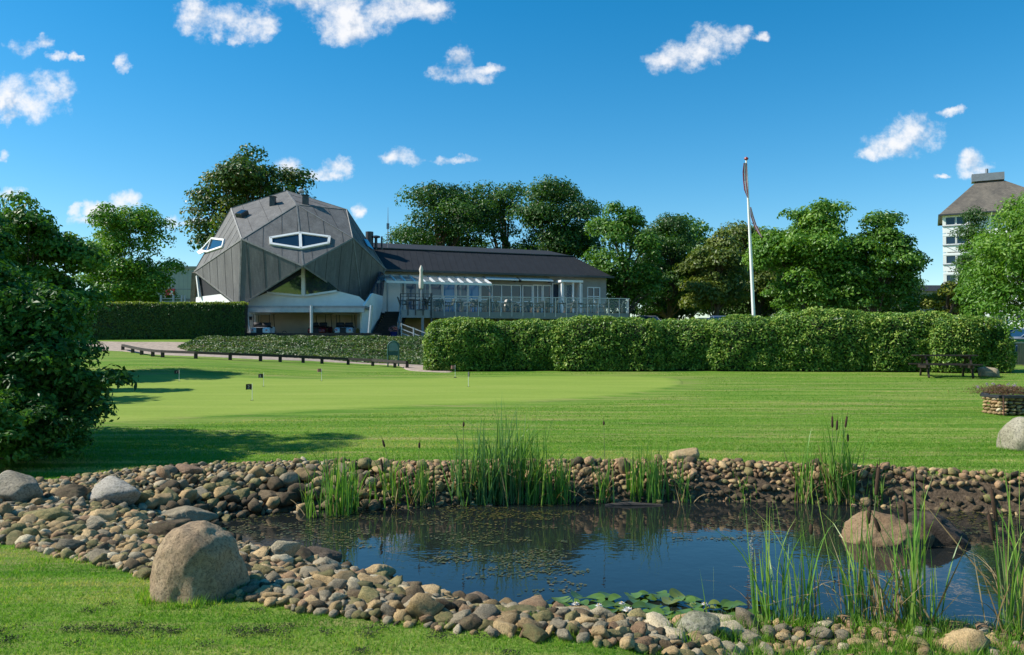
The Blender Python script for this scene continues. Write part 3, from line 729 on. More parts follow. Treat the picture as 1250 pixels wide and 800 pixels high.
# ------------------------------------------------------------------ ivy bank, grasses
def poly_sample(poly, n, rs):
    p = np.array(poly); lo, hi = p.min(0), p.max(0)
    X = rs.uniform(lo[0], hi[0], n*3); Y = rs.uniform(lo[1], hi[1], n*3)
    k = sdpoly(X, Y, poly) < 0; return X[k][:n], Y[k][:n]
def ivy_bank():
    rs = np.random.default_rng(5)
    poly = [hitxy(*p) for p in [(215, 425), (238, 431), (300, 435.5), (400, 440), (500, 445.5), (517, 446)]] + [(-3.2, 46.2), (-5.5, 46.9), (-12, 46.9), (-17.6, 46.6), hitxy(228, 419)]
    X, Y = poly_sample(poly, 42000, rs)
    lum = np.array([mn.noise((x*1.1, y*1.1, 0)) for x, y in zip(X, Y)])
    edge = np.clip(-sdpoly(X, Y, poly)/.5, 0, 1)
    Z = ground(X, Y)+(.12+.16*lum)*edge+rs.uniform(0, .06, len(X))
    C = np.stack([X, Y, Z], -1); N = unit(len(X), rs)*.7+np.array([0, -.2, 1.])
    L = .1*rs.uniform(.6, 1.5, len(X)); V, F = leaf_quads(C, N, L, L*.7, rs=rs)
    big = np.array([mn.noise((x*.5, y*.9, 7)) for x, y in zip(X, Y)])
    tn = np.clip(.4+.5*big+rs.normal(size=len(X))*.22, 0, 1)
    tag(npmesh('ground_cover', V, F, leaf_mat('cover_leaf', (.03, .075, .014), (.075, .145, .026), (.18, .18, .06)), tint=np.repeat(tn, 4)),
        'low leafy ground cover on the bank below the golf carts', 'ground cover', kind='stuff')
    sheet('bank_soil', [poly[i] for i in (0, 1, 2, 3, 4, 5)], [poly[10], poly[9], poly[8], poly[7], poly[6]], 60, 14, .012, simple('bank_earth', (.05, .045, .025), .95, .4, 4, bmp=.5))
ivy_bank()

def blades(X, Y, Z, H, W, rs, lean=.5, seg=1, zoff=None):
    """grass blades: narrow triangles"""
    n = len(X); a = rs.uniform(0, 2*np.pi, n); b = rs.uniform(0, 2*np.pi, n)
    wx, wy = np.cos(a)*W/2, np.sin(a)*W/2; lx, ly = np.cos(b)*H*lean*rs.random(n), np.sin(b)*H*lean*rs.random(n)
    V = np.stack([np.stack([X-wx, Y-wy, Z], -1), np.stack([X+wx, Y+wy, Z], -1), np.stack([X+lx, Y+ly, Z+H], -1)], 1).reshape(-1, 3)
    return V, np.arange(3*n).reshape(n, 3)
M_BLADE = leaf_mat('grass_blade', (.075, .195, .014), (.155, .305, .03), (.43, .4, .16), rough=.6, trans=.42, spec=.2)
def grass():
    rs = np.random.default_rng(9)
    V_, F_, T_ = [], [], []; nv = 0
    for (n, y0, y1, hh, ww) in [(260000, 4.0, 8.5, .021, .006), (120000, 10.4, 14.5, .024, .012), (90000, 14.5, 21, .02, .017), (90000, 21, 32.5, .018, .024)]:
        Y = rs.uniform(y0, y1, n); X = rs.uniform(-.66, .66, n)*Y+rs.normal(size=n)*.1
        ds = sdpoly(X, Y, STONES) if y0 < 14 else np.full(n, 5.)
        if y0 > 14:
            k = Y < 33
            gx = sdpoly(X, Y, [tuple(p) for p in near2]+[tuple(p) for p in far2[::-1]]); k &= gx > -.3*rs.random(n)
        else: k = (ds > -.04+rs.uniform(-.10, .08, n)) | ((X > 1.3) & (Y < 6.0) & (Y > 4) & (rs.random(n) < np.clip((X-1.3)*2, 0, .9)))
        X, Y = X[k], Y[k]
        Z = ground(X, Y)-.004+.012*np.array([mn.noise((x*.55, y*.55, 3.1)) for x, y in zip(X, Y)])
        pat = np.array([mn.fractal(Vector((x*.22, y*2.3, 1)), .9, 2, 5) for x, y in zip(X, Y)])
        tuft = np.array([mn.noise((x*5, y*5, 1)) for x, y in zip(X, Y)])
        H = hh*(.7+.6*rs.random(len(X)))*(1+.5*np.clip(tuft, -.8, 1))
        V, F = blades(X, Y, Z, H, ww*rs.uniform(.7, 1.3, len(X)), rs, 1.5)
        V_.append(V); F_.append(F+nv); nv += len(V); T_.append(np.repeat(np.clip((.36 if y0 < 9 else .42)+1.0*pat+.3*tuft+rs.normal(size=len(X))*.24, 0, 1), 3))
    tag(npmesh('grass', np.concatenate(V_), np.concatenate(F_), M_BLADE, tint=np.concatenate(T_)), 'short mown lawn grass around the pond', 'grass', kind='stuff')
    # taller weeds in the near strip, and single tufts along the stone edges
    X = []; Y = []; H = []
    for k in range(900):
        if k < 480: cx, cy = 1.0+3.8*rs.random()**.8, rs.uniform(5.15, 6.1); s = rs.uniform(.05, .15)
        else:
            cx, cy = rs.uniform(-5.5, 1.2), rs.uniform(4.3, 12.4)
            if abs(float(sdpoly([cx], [cy], STONES)[0])) > (.12 if cx > -2.5 or rs.random() < .6 else .9): continue
            s = rs.uniform(.03, .07)
        n = int(rs.integers(12, 34)); X.append(cx+rs.normal(size=n)*.035); Y.append(cy+rs.normal(size=n)*.035); H.append(s*rs.uniform(.5, 1.2, n))
    for bx, by, br in BOULD:
        if float(sdpoly([bx], [by-br], STONES)[0]) < -.35: continue
        for k in range(26):
            t = rs.uniform(math.pi, 2*math.pi); n = 16; cx, cy = bx+math.cos(t)*br*1.22, by+math.sin(t)*br*1.25
            X.append(cx+rs.normal(size=n)*.03); Y.append(cy+rs.normal(size=n)*.025); H.append(rs.uniform(.03, .08)*rs.uniform(.5, 1.2, n))
    X, Y, H = map(np.concatenate, (X, Y, H))
    V, F = blades(X, Y, ground(X, Y), H, .006+.02*H, rs, .8)
    tag(npmesh('grass_tufts', V, F, M_BLADE, tint=np.repeat(rs.uniform(0, .8, len(X)), 3)), 'longer weedy grass among the stones at the near shore', 'grass', kind='stuff')
    # dark crumbs of soil and clippings lying on the near lawn
    P_ = []; 
    for k in range(95):
        x, y = rs.uniform(-4, .6), rs.uniform(4.2, 5.6)
        if rs.random() < .55: y = 4.85+rs.normal()*.06-.02*x; 
        if float(sdpoly([x], [y], STONES)[0]) < .12: continue
        n = int(rs.integers(20, 110)); P_.append(np.stack([x+rs.normal(size=n)*.035, y+rs.normal(size=n)*.018, np.full(n, gz(x, y))+.012+rs.random(n)*.022], -1))
    P_ = np.concatenate(P_); V, F = leaf_quads(P_, unit(len(P_), rs), rs.uniform(.006, .018, len(P_)), .006, .5, rs)
    tag(npmesh('clippings', V, F, simple('clippings', (.05, .05, .025), .95, .5, 30)), 'dark clumps of mown clippings scattered on the near lawn', 'clippings', kind='stuff')
grass()

# ------------------------------------------------------------------ reeds
M_REED = leaf_mat('reed_leaf', (.075, .18, .035), (.15, .31, .05), (.36, .42, .09), rough=.4, trans=.35)
M_REEDB = leaf_mat('bluish_reed_leaf', (.06, .14, .05), (.12, .25, .075), (.27, .38, .1), rough=.4, trans=.3)
M_DRY = leaf_mat('dry_reed_leaf', (.16, .1, .045), (.3, .21, .1), (.42, .33, .18), rough=.8, trans=.2)
M_HEAD = simple('cattail_head', (.055, .028, .014), .95, .3, 60, bmp=.5)
M_STEM = simple('reed_stem', (.12, .17, .05), .7, .3, 10)
def ribbons(n, cx, cy, sx, sy, hs, wid, rs, lean=.18, droop=.25, zf=None):
    seg = 7; V = []; F = []; T = []
    for i in range(n):
        x, y = cx+rs.normal()*sx, cy+rs.normal()*sy; z = max(gz(x, y), -.12) if zf is None else zf
        h = hs*rs.uniform(.6, 1.12); a = rs.uniform(0, 6.28); ln = abs(rs.normal())*lean+.03; dr = rs.uniform(0, droop)**1.0*(rs.random() < .45)
        wa = rs.uniform(0, 3.14); w = wid*rs.uniform(.7, 1.3); b = len(V)
        for k in range(seg+1):
            t = k/seg; off = h*(ln*t+dr*1.6*t**3.2); zz = z+h*(t-dr*.75*t**4)
            ww = w*(1-t**2.5*.92)/2; tw = wa+t*.7
            px_, py_ = x+math.cos(a)*off, y+math.sin(a)*off
            V += [(px_-math.cos(tw)*ww, py_-math.sin(tw)*ww, zz), (px_+math.cos(tw)*ww, py_+math.sin(tw)*ww, zz)]
            q = rs.random() if k == 0 else q
            T += [min(1, q*.7+.3*t**2)]*2
            if k < seg: F.append((b+2*k, b+2*k+1, b+2*k+3, b+2*k+2))
    return np.array(V), np.array(F), T
def reed(u, vb, vt, spread, n, label, seed, heads=(), dry=.15, mat=None, group='clumps of cattails around the pond', wid=.014, D=None, lean=.12):
    rs = np.random.default_rng(seed)
    p = hit(u, vb) if D is None else Vector(((u-625)/1000*D, D, 0)); z = max(gz(p.x, p.y), -.1)
    H = EYE+(425-vt)/1000*p.y-z; s = spread/1000*p.y
    if D is None: n = int(n*1.25); wid = wid*1.35
    else: wid = wid*1.1; n = int(n*.75)
    t = empty('cattail_plant', (p.x, p.y, z), label, 'reeds', group)
    off = (-p.x, -p.y, -z)
    V, F, T = ribbons(n, p.x, p.y, s, s*.8, H, wid, rs, lean=lean)
    npmesh('leaves', V, F, mat or M_REED, t, tint=T).location = off
    nd_ = max(2, int(n*dry)); nd_ = int(nd_*(1.8 if D is not None else 1.3)); V, F, T = ribbons(nd_, p.x, p.y, s*1.1, s, H*.62, wid*.8, rs, lean=.4, droop=.8)
    npmesh('dry_leaves', V, F, M_DRY, t, tint=T).location = off
    for (hu, hv, hl) in heads:
        top = P(hu, hv, p.y+rs.normal()*s*.3); L = hl/1000*p.y
        bx, by = p.x+rs.normal()*s*.4, p.y+rs.normal()*s*.4
        loc = Vector(off); a = Vector((bx, by, z))+loc; b = top+loc; mid = a.lerp(b, .55)+Vector(((b.x-a.x)*-.1, 0, 0))
        d = (b-mid).normalized()
        m = MB(); m.tube([a, mid, b-d*L], [.0055, .0045, .003], 6); st = m.build('stem', M_STEM, t, smooth=True)
        m = MB(); q0 = b-d*L; r = .0145
        m.tube([q0-d*.004, q0+d*.012, q0+d*L*.5, q0+d*(L-.015), q0+d*L], [.004, r, r*1.05, r*.9, .004], 10)
        m.tube([q0+d*L, q0+d*(L+.06)], [.003, .0015], 5)
        m.build('seed_head', M_HEAD, t, smooth=True)
R = reed
B = M_REEDB
R(562, 610, 536, 9, 26, 'lower clump at the start of the big reed bed, before the pale green stems', 1, heads=[(566, 515, 6)], mat=B)
R(580, 612, 515, 10, 46, 'tall blue green clump opening the big reed bed', 2, mat=B)
R(600, 613, 522, 10, 46, 'dense reed clump second in the big bed', 3, mat=B)
R(620, 613, 502, 9, 52, 'tallest clump in the middle of the big reed bed', 4, mat=B)
R(640, 613, 516, 9, 42, 'clump just past the tallest one in the big reed bed', 5)
R(660, 614, 522, 9, 44, 'broad green clump in the later half of the big reed bed', 6)
R(684, 614, 545, 8, 34, 'lowest clump closing the big reed bed, with tan base', 7, dry=.4)
R(412, 628, 540, 9, 44, 'bright clump standing in dark water before the shaded stone wall', 8)
R(432, 624, 558, 6, 26, 'thin clump behind the bright one near the shaded stone wall', 9)
R(380, 632, 572, 5, 12, 'few isolated blades nearest the shaded stone wall', 10)
R(478, 612, 548, 12, 26, 'sparse clump with two brown heads leaning over the far stones', 11, heads=[(467, 537, 9), (465, 560, 16)], dry=.5)
R(510, 612, 556, 10, 24, 'sparse tan and green clump between the leaning heads and the big bed', 12, heads=[(512, 540, 7)], dry=.7)
R(737, 613, 550, 6, 16, 'thin clump with one bare stalk past the big bed', 13, heads=[(737, 514, 5)], dry=.4)
R(776, 612, 540, 5, 26, 'narrow bright clump beside the upright tan stone', 14)
R(800, 611, 530, 7, 30, 'clump just below the lone tan boulder on the lawn edge', 15, dry=.25)
R(828, 609, 558, 9, 18, 'short scattered blades under the lone tan boulder', 16, dry=.5)
R(905, 610, 585, 8, 12, 'very short blades at the far waterline in the middle right', 17)
R(985, 614, 535, 8, 20, 'thin clump without heads beside the tall three-headed cattail', 18, dry=.4)
R(1018, 614, 520, 6, 34, 'tall cattail clump on the far bank with three brown heads', 19, heads=[(1016, 508, 14), (1022, 513, 12), (1034, 508, 14)], dry=.5)
R(1036, 613, 528, 6, 26, 'clump leaning beside the three-headed cattail', 20, heads=[(1035, 530, 9)], dry=.3)
R(1072, 612, 575, 7, 16, 'low clump behind the tan hump of the pond boulder', 21, heads=[(1071, 566, 20)])
R(930, 768, 617, 8, 22, 'bright yellow green clump with no heads, beside the grey boulder in weeds', 22, D=6.05, wid=.014)
R(962, 772, 622, 12, 24, 'wide spreading green clump second in the near row', 23, D=5.95, wid=.013, dry=.3)
R(988, 772, 627, 9, 13, 'clump with a dark brown stalk in the near row', 24, heads=[(990, 640, 12)], D=5.95, wid=.012, dry=.5)
R(1048, 768, 612, 12, 27, 'green clump in front of the tan hump of the pond boulder', 25, heads=[(1073, 570, 34), (1062, 618, 22)], D=6.1, wid=.013, dry=.5)
R(1078, 772, 627, 11, 18, 'mostly tan dead-leaved clump before the pond boulder', 26, D=5.95, wid=.013, dry=1.3)
R(1110, 776, 584, 10, 26, 'tall near cattail with a thick brown head before the boulder', 27, heads=[(1104, 612, 27), (1067, 632, 18)], D=5.9, wid=.013, dry=.5)
R(1130, 778, 652, 11, 12, 'lower clump beside the tall near cattail', 28, D=5.9, wid=.012, dry=.6)
R(1222, 780, 592, 12, 18, 'near cattail with two dark heads past the pond boulder', 29, heads=[(1210, 596, 40), (1207, 628, 32)], D=5.85, wid=.013, dry=.8)
R(1250, 782, 537, 10, 8, 'clump at the picture border with one long bent leaf', 30, D=5.9, wid=.014, dry=.5)
R(866, 765, 685, 2, 3, 'single thin blade rising from the lily pads', 31, D=6.35)

# ------------------------------------------------------------------ floating leaves
def water_lily():
    rs = np.random.default_rng(3)
    t = empty('water_lily', (1.1, 6.7, 0), 'water lily patch with round overlapping pads and white flowers at the near shore', 'water lily')
    m_pad = leaf_mat('lily_pad', (.05, .1, .015), (.09, .17, .025), (.26, .2, .05), rough=.3, spec=.6, trans=.1)
    spots = []
    tries = 0
    while len(spots) < 98 and tries < 6000:
        tries += 1
        u = rs.uniform(625, 930); v = rs.uniform(722, 768); D = EYE*1000/(v-425); x = (u-625)/1000*D
        lo = 732-10*math.exp(-((u-790)/60)**2) + (6 if u > 860 else 0)
        if v < lo or (u < 660 and v < 736): continue
        if float(sdpoly([x], [D], POND)[0]) > .05: continue
        r = rs.uniform(.045, .09)
        if any((x-a)**2+(D-b)**2 < (.62*(r+c))**2 for a, b, c in spots): continue
        spots.append((x, D, r))
    for i, (x, y, r) in enumerate(spots):
        n = 22; a0 = rs.uniform(0, 6.28); V = [(0, 0, 0)]; 
        up = rs.random() < .2; tilt = rs.uniform(.1, .4) if up else rs.uniform(0, .05); ta = rs.uniform(0, 6.28)
        for ring in (.55, 1.0):
            for k in range(n+1):
                a = a0+.16+(2*math.pi-.32)*k/n; rr = r*ring*(1+.04*math.sin(3*a+i))
                V.append((math.cos(a)*rr, math.sin(a)*rr, (.12*ring**3*r if ring == 1 else 0)+.012*math.sin(2*a+i)*ring))
        V = np.array(V); F3 = [(0, 1+k, 2+k) for k in range(n)]; F4 = [(1+k, n+2+k, n+3+k, 2+k) for k in range(n)]
        c, s = math.cos(ta), math.sin(ta); z = V[:, 2]+(V[:, 0]*c+V[:, 1]*s)*tilt
        V[:, 2] = z-z.min()+.006+.004*(i % 5)
        V += np.array([x-1.1, y-6.7, 0])
        tv = min(1, max(0, rs.normal()*.22+.4+(.25 if y < 6.5 else 0)))
        npmesh('pad', V, [np.array(F3), np.array(F4)], m_pad, t, smooth=True, tint=np.full(len(V), tv))
    m_pet = simple('petal', (.75, .72, .68), .5, .1, 20); m_yel = simple('stamen', (.6, .4, .05), .6, .2, 20)
    for (u, v, s) in [(765, 744, .05), (655, 742, .045), (770, 760, .05), (702, 736, .035), (730, 738, .035), (758, 735, .03), (858, 736, .03), (886, 752, .03)]:
        D = EYE*1000/(v-418); x = (u-625)/1000*D; V = []; F = []
        for ring, (nn, el, ln) in enumerate([(9, .25, 1), (8, .7, .9), (6, 1.1, .75)]):
            for k in range(nn):
                a = 2*math.pi*k/nn+ring*.35; b = len(V); 
                d = np.array([math.cos(a)*math.cos(el), math.sin(a)*math.cos(el), math.sin(el)]); w = np.array([-math.sin(a), math.cos(a), 0])
                V += [d*0, d*s*ln*.55+w*s*.2+[0, 0, .004], d*s*ln*1.1, d*s*ln*.55-w*s*.2+[0, 0, .004]]; F.append((b, b+1, b+2, b+3))
        f = npmesh('flower', np.array(V), np.array(F), m_pet, t); f.location = (x-1.1, D-6.7, .045)
        m = MB(); m.lathe([(.001, .0), (s*.22, .008), (s*.2, .022), (.001, .026)], n=10); m.build('stamens', m_yel, f, smooth=True)
water_lily()
def pondweed():
    rs = np.random.default_rng(12); pts = []
    def patch(u0, u1, v0, v1, n, thr):
        u = rs.uniform(u0, u1, n); v = rs.uniform(v0, v1, n); D = EYE*1000/(v-425); x = (u-625)/1000*D
        q = np.array([mn.fractal(Vector((a*1.3, b*2.2, 5)), 1, 2, 3) for a, b in zip(x, D)])
        ce = 1-np.maximum(np.abs((u-(u0+u1)/2)/((u1-u0)/2)), np.abs((v-(v0+v1)/2)/((v1-v0)/2)))
        k = (q+ce*.9 > thr) & (sdpoly(x, D, POND) < .1)
        pts.append(np.stack([x[k], D[k]], -1))
    patch(430, 740, 614, 700, 3000, .55); patch(270, 460, 618, 668, 1600, .3); patch(520, 720, 650, 725, 1300, .5); patch(820, 1040, 618, 665, 1500, .6); patch(1130, 1260, 612, 665, 900, .4); patch(480, 700, 614, 640, 1200, .1)
    p = np.concatenate(pts); n = len(p); k = 6
    a = rs.uniform(0, 6.28, n); r = rs.uniform(.008, .019, n); V = []
    ang = np.linspace(0, 2*np.pi, k, endpoint=False)
    ex = np.cos(ang)[None]*r[:, None]*1.5; ey = np.sin(ang)[None]*r[:, None]*.75
    X = p[:, :1]+ex*np.cos(a)[:, None]-ey*np.sin(a)[:, None]; Y = p[:, 1:]+ex*np.sin(a)[:, None]+ey*np.cos(a)[:, None]
    Z = np.full_like(X, .003)+rs.uniform(0, .006, (n, 1))
    V = np.stack([X, Y, Z], -1).reshape(-1, 3)
    tag(npmesh('pondweed', V, np.arange(n*k).reshape(n, k), leaf_mat('pondweed_leaf', (.035, .042, .01), (.065, .078, .018), (.16, .12, .04), rough=.35, trans=.05), tint=np.repeat(rs.random(n), k)),
        'small floating pondweed leaves drifting in patches on the pond', 'pondweed', kind='stuff')
pondweed()
m = MB(); a = P(735, 0, 1); D = 11.25; m.tube([((738-625)/1000*D, D, .0), ((765-625)/1000*D, D+.02, .012), ((808-625)/1000*D, D, .0)], [.02, .035, .015], 8)
tag(m.build('driftwood', simple('wet_wood', (.05, .04, .03), .7, .3, 10), smooth=True), 'dark stick floating at the far waterline before the narrow reeds', 'stick')
# ------------------------------------------------------------------ the faceted dome
M_FELT = None
def felt(name, c, seam=1.0):
    m, nt, b, o = new_mat(name)
    n1 = noise_node(nt, 1.2, 6, .7, stretch=(1.6, 1.6, .35)); n2 = noise_node(nt, 14, 5, .7)
    st = noise_node(nt, 3.2, 4, .6, stretch=(3.2, 3.2, .12), off=(5, 2, 0))
    base = ramp(nt, n1.outputs[0], [(.28, tuple(x*.72 for x in c)), (.5, c), (.75, tuple(x*1.35 for x in c))])
    f = ramp(nt, n2.outputs[0], [(.3, (.85,)*3), (.7, (1.15,)*3)])
    col = mixc(nt, 1, base.outputs[0], f.outputs[0], 'MULTIPLY')
    s = ramp(nt, st.outputs[0], [(.5, (1, 1, 1)), (.68, (1.3, 1.28, 1.22)), (.72, (.75, .75, .75))])
    col = mixc(nt, .8, col, s.outputs[0], 'MULTIPLY')
    nt.links.new(col, b.inputs['Base Color']); b.inputs['Roughness'].default_value = .8; b.inputs['Specular IOR Level'].default_value = .25
    bump(nt, b, n2.outputs[0], .35, .01)
    return m
M_FELT = felt('roofing_felt', (.14, .135, .128))
M_SEAM = simple('felt_seam', (.06, .058, .055), .8, .3, 4)
M_EDGE = simple('felt_edge', (.19, .185, .17), .7, .3, 4)
M_WHITE = simple('white_paint', (.78, .77, .73), .5, .06, 2)
M_WWALL = simple('white_render', (.82, .81, .77), .85, .1, 1.2, bmp=.15)
M_BEIGE = simple('beige_render', (.66, .58, .46), .9, .12, 1, bmp=.15)
M_GREYM = simple('grey_metal', (.24, .25, .26), .45, .15, 3, metal=.4)
M_DKMET = simple('dark_metal', (.05, .055, .06), .45, .2, 3, metal=.3)
M_GLASS = glass_mat('window_glass', (.012, .03, .055)); M_CLEAR = clear_glass('rail_glass', .07); M_GLASSR = glass_mat('mirror_glass'); M_GLASSR.node_tree.nodes['Principled BSDF'].inputs['IOR'].default_value = 2.6  # window_glass: base colour holds the blue of the reflected sky
M_BLACK = simple('black_void', (.012, .012, .014), .7, .2, 3)
M_DWOOD = simple('dark_wood', (.035, .028, .022), .8, .35, 5, bmp=.4)
M_LWOOD = simple('weathered_wood', (.2, .16, .11), .85, .3, 6, bmp=.4, stretch=(1, 1, .3))
M_ROOFB = simple('black_roof', (.012, .014, .017), .75, .3, 2.2, bmp=.4)
M_CLAD = simple('grey_cladding', (.28, .265, .235), .8, .12, 3, bmp=.2)
M_GALV = simple('galvanised', (.42, .44, .46), .4, .12, 4, metal=.5)

DC = P(354, 325, 54.0); RX, RZ = 6.35, 5.3
def on_dome(u, v):
    """point of the line of sight on the dome's ellipsoid (or its rim)"""
    p = P(u, v, 1.0); d = Vector((p.x, 1.0, p.z-EYE)); o = Vector((0, 0, EYE))-DC
    s = Vector((1/RX, 1/RX, 1/RZ)); d2 = Vector([a*b for a, b in zip(d, s)]); o2 = Vector([a*b for a, b in zip(o, s)])
    A = d2.dot(d2); B = 2*o2.dot(d2); Cc = o2.dot(o2)-1; q = B*B-4*A*Cc
    t = (-B-math.sqrt(q))/(2*A) if q > 0 else -B/(2*A)
    return Vector((d.x*t, t, EYE+d.z*t))
dv = {k: on_dome(*p) for k, p in dict(A=(350, 233), B=(282, 254.4), C=(295, 292), D=(362, 250), E=(423.4, 256), F=(237, 331.5), G=(292, 374.4), H=(370, 325), I=(442, 373), J=(431, 291), K=(471, 329)).items()}
for k_, q_ in (('C', .55), ('J', .55), ('H', -.3), ('G', .1), ('I', .1)):
    u_, v_ = dict(C=(295, 292), J=(431, 291), H=(370, 325), G=(292, 374.4), I=(442, 373))[k_]; dv[k_] = P(u_, v_, dv[k_].y+q_)
dv['A'] = P(350, 233, 54.2); dv['B'] = P(282, 254.4, 53.0); dv['E'] = P(423.4, 256, 53.6); dv['F'] = P(237, 331.5, 53.0); dv['K'] = P(471, 329, 53.4)
def ray_plane(u, v, a, n):
    p = P(u, v, 1.0); d = Vector((p.x, 1.0, p.z-EYE)); o = Vector((0, 0, EYE)); t = (a-o).dot(n)/d.dot(n); return o+d*t
def pl(a, b, c):
    n = (dv[b]-dv[a]).cross(dv[c]-dv[a]).normalized()
    if n.y > 0: n = -n
    return dv[a], n
dv['D'] = ray_plane(362, 250, *pl('A', 'B', 'C'))
for k in 'CDHJGI':
    q = dv[k].copy(); q.y = 2*DC.y-q.y; dv[k+'b'] = q
FRONT = ['BDC', 'ADB', 'BCF', 'FCG', 'CHG', 'CDH', 'DJH', 'DEJ', 'ADE', 'JIH', 'JKI', 'EKJ']
dome_base = Vector((DC.x, DC.y, gz(DC.x, 50)))
dome = empty('dome_building', dome_base, 'big faceted grey dome house with triangular windows over a cart shelter', 'building')
loc = -dome_base
def dome_shell():
    m = MB(); keys = []
    def tri(n3, back=False):
        ks = [k+('b' if back and k+'b' in dv else '') for k in n3]
        if back and all('b' not in k for k in ks): return
        ps = [dv[k] for k in ks]; n = (ps[1]-ps[0]).cross(ps[2]-ps[0]).normalized()
        if n.dot(sum(ps, Vector())/3-DC) < 0: n = -n
        th = .18; cc = sum(ps, Vector())/3
        inner = [p-(p-DC).normalized()*th*1.3 for p in ps]
        m.add([p+loc for p in ps]+[p+loc for p in inner], [(0, 1, 2), (3, 5, 4), (0, 3, 4, 1), (1, 4, 5, 2), (2, 5, 3, 0)])
    for t in FRONT: tri(t)
    for t in FRONT: tri(t, True)
    me = bpy.data.meshes.new('shell'); me.from_pydata(m.v, [], m.f); me.materials.append(M_FELT)
    bm = bmesh.new(); bm.from_mesh(me); bmesh.ops.remove_doubles(bm, verts=bm.verts, dist=.0005)
    dd = {}
    kill = []
    for f in bm.faces:
        if len(f.verts) == 4: kill.append(f)
    # side walls shared between two neighbouring panels are inside the shell: drop doubles
    seen = {}
    for f in kill:
        k = tuple(sorted(v.index for v in f.verts)); seen.setdefault(k, []).append(f)
    bm.verts.index_update()
    for k, fs in seen.items():
        if len(fs) > 1: bmesh.ops.delete(bm, geom=fs, context='FACES_ONLY')
    bmesh.ops.recalc_face_normals(bm, faces=bm.faces)
    bm.to_mesh(me); bm.free(); link('shell', me, dome)
    # seams of the felt: thin raised battens across the panels
    m = MB()
    def seams(tri3, dirkeys, step):
        ps = [dv[k] for k in tri3]; n = (ps[1]-ps[0]).cross(ps[2]-ps[0]).normalized()
        if n.dot(ps[0]-DC) < 0: n = -n
        e = (dv[dirkeys[1]]-dv[dirkeys[0]]).normalized() if isinstance(dirkeys, str) else dirkeys
        e = (e-n*e.dot(n)).normalized(); s = n.cross(e); pr = [p.dot(s) for p in ps]
        x = math.floor(min(pr)/step)*step+step*.5
        while x < max(pr):
            cut = []
            for i in range(3):
                a, b = ps[i], ps[(i+1) % 3]; fa, fb = a.dot(s)-x, b.dot(s)-x
                if fa*fb < 0: cut.append(a.lerp(b, fa/(fa-fb)))
            if len(cut) == 2 and (cut[0]-cut[1]).length > .3: m.bar(cut[0]+n*.008+loc, cut[1]+n*.004+loc, .024, .014, n)
            x += step*(1+.1*math.sin(x*9))
    Z = Vector((0, 0, 1))
    seams('BDC', 'CD', 1.05) if False else None
    for t in ('BDC', 'ADB'): seams(t, (dv['D']-dv['A'])*.2+(dv['C']-dv['B']), 1.05)
    seams('BCF', (dv['F']-dv['B']), .95)
    for t in ('FCG', 'CHG', 'CDH', 'DJH', 'JIH', 'JKI', 'DEJ', 'EKJ'): seams(t, Z, 1.0)
    seams('ADE', (dv['E']-dv['A']), 1.0)
    m.build('seam_battens', M_SEAM, dome)
    m = MB()
    for e in ('CB', 'CD', 'CG', 'CH', 'DH', 'DJ', 'EJ', 'JH', 'CF', 'AD', 'FG', 'GH', 'HI', 'IK', 'JK', 'JI', 'DE', 'AB', 'AE', 'BF', 'EK'):
        a, b = dv[e[0]], dv[e[1]]; n = ((a+b)/2-DC).normalized()
        m.bar(a+loc, b+loc, .1, .05, n)
    m.build('edge_trim', M_EDGE, dome)
dome_shell()
def window(name, pieces, frame_w, parent_, fmat=M_WHITE, gmat=M_GLASS, off=.05, mull=()):
    """pieces: (list of pixel points, plane): glass polygons with a raised frame round the whole outline"""
    f = MB(); g = MB(); edges = []
    for pts, (a, n) in pieces:
        ps = [ray_plane(u, v, a, n) for u, v in pts]
        g.prism([p+n*(off*.5)+loc for p in ps], n*.02)
        for i in range(len(ps)):
            edges.append((ps[i], ps[(i+1) % len(ps)], n))
    for a, b, n in edges:
        d = (b-a).normalized(); f.bar(a-d*frame_w*.3+n*off+loc, b+d*frame_w*.3+n*off+loc, frame_w, .12, n)
    fr = f.build(name, fmat, parent_); g.build('pane', gmat, fr); return fr
Zm = lambda x, y: (200+x/3.2, 180+y/3.2)
window('eye_window', [([Zm(417, 357), Zm(532, 338), Zm(535, 398), Zm(419, 380)], pl('C', 'D', 'H')), ([Zm(532, 338), Zm(646, 353), Zm(643, 377), Zm(535, 398)], pl('D', 'J', 'H'))], .16, dome)
window('roof_window', [([Zm(190, 358), Zm(238, 364), Zm(232, 390), Zm(172, 410)], pl('B', 'C', 'F')), ([Zm(190, 358), Zm(172, 410), Zm(148, 405)], pl('B', 'C', 'F'))], .12, dome)
m = MB(); a, n = pl('B', 'C', 'F'); ps = [ray_plane(*Zm(*q), a, n) for q in [(136, 412), (150, 402), (168, 412), (146, 422)]]; m.prism([p+n*.1+loc for p in ps], n*.05); m.build('window_sill', M_WHITE, dome)
a, n = pl('E', 'K', 'J')
sk = [dv['E'].lerp(dv['K'], .52), dv['E'].lerp(dv['K'], .7)]; mj = dv['J']
m = MB(); pts = [sk[0].lerp(mj, .06), sk[1].lerp(mj, .08), sk[1].lerp(mj, .36), sk[0].lerp(mj, .3)]
m.prism([p+n*.06+loc for p in pts], n*.05); m.build('skylight', glass_mat('sky_glass', (.1, .3, .5), .05), dome)
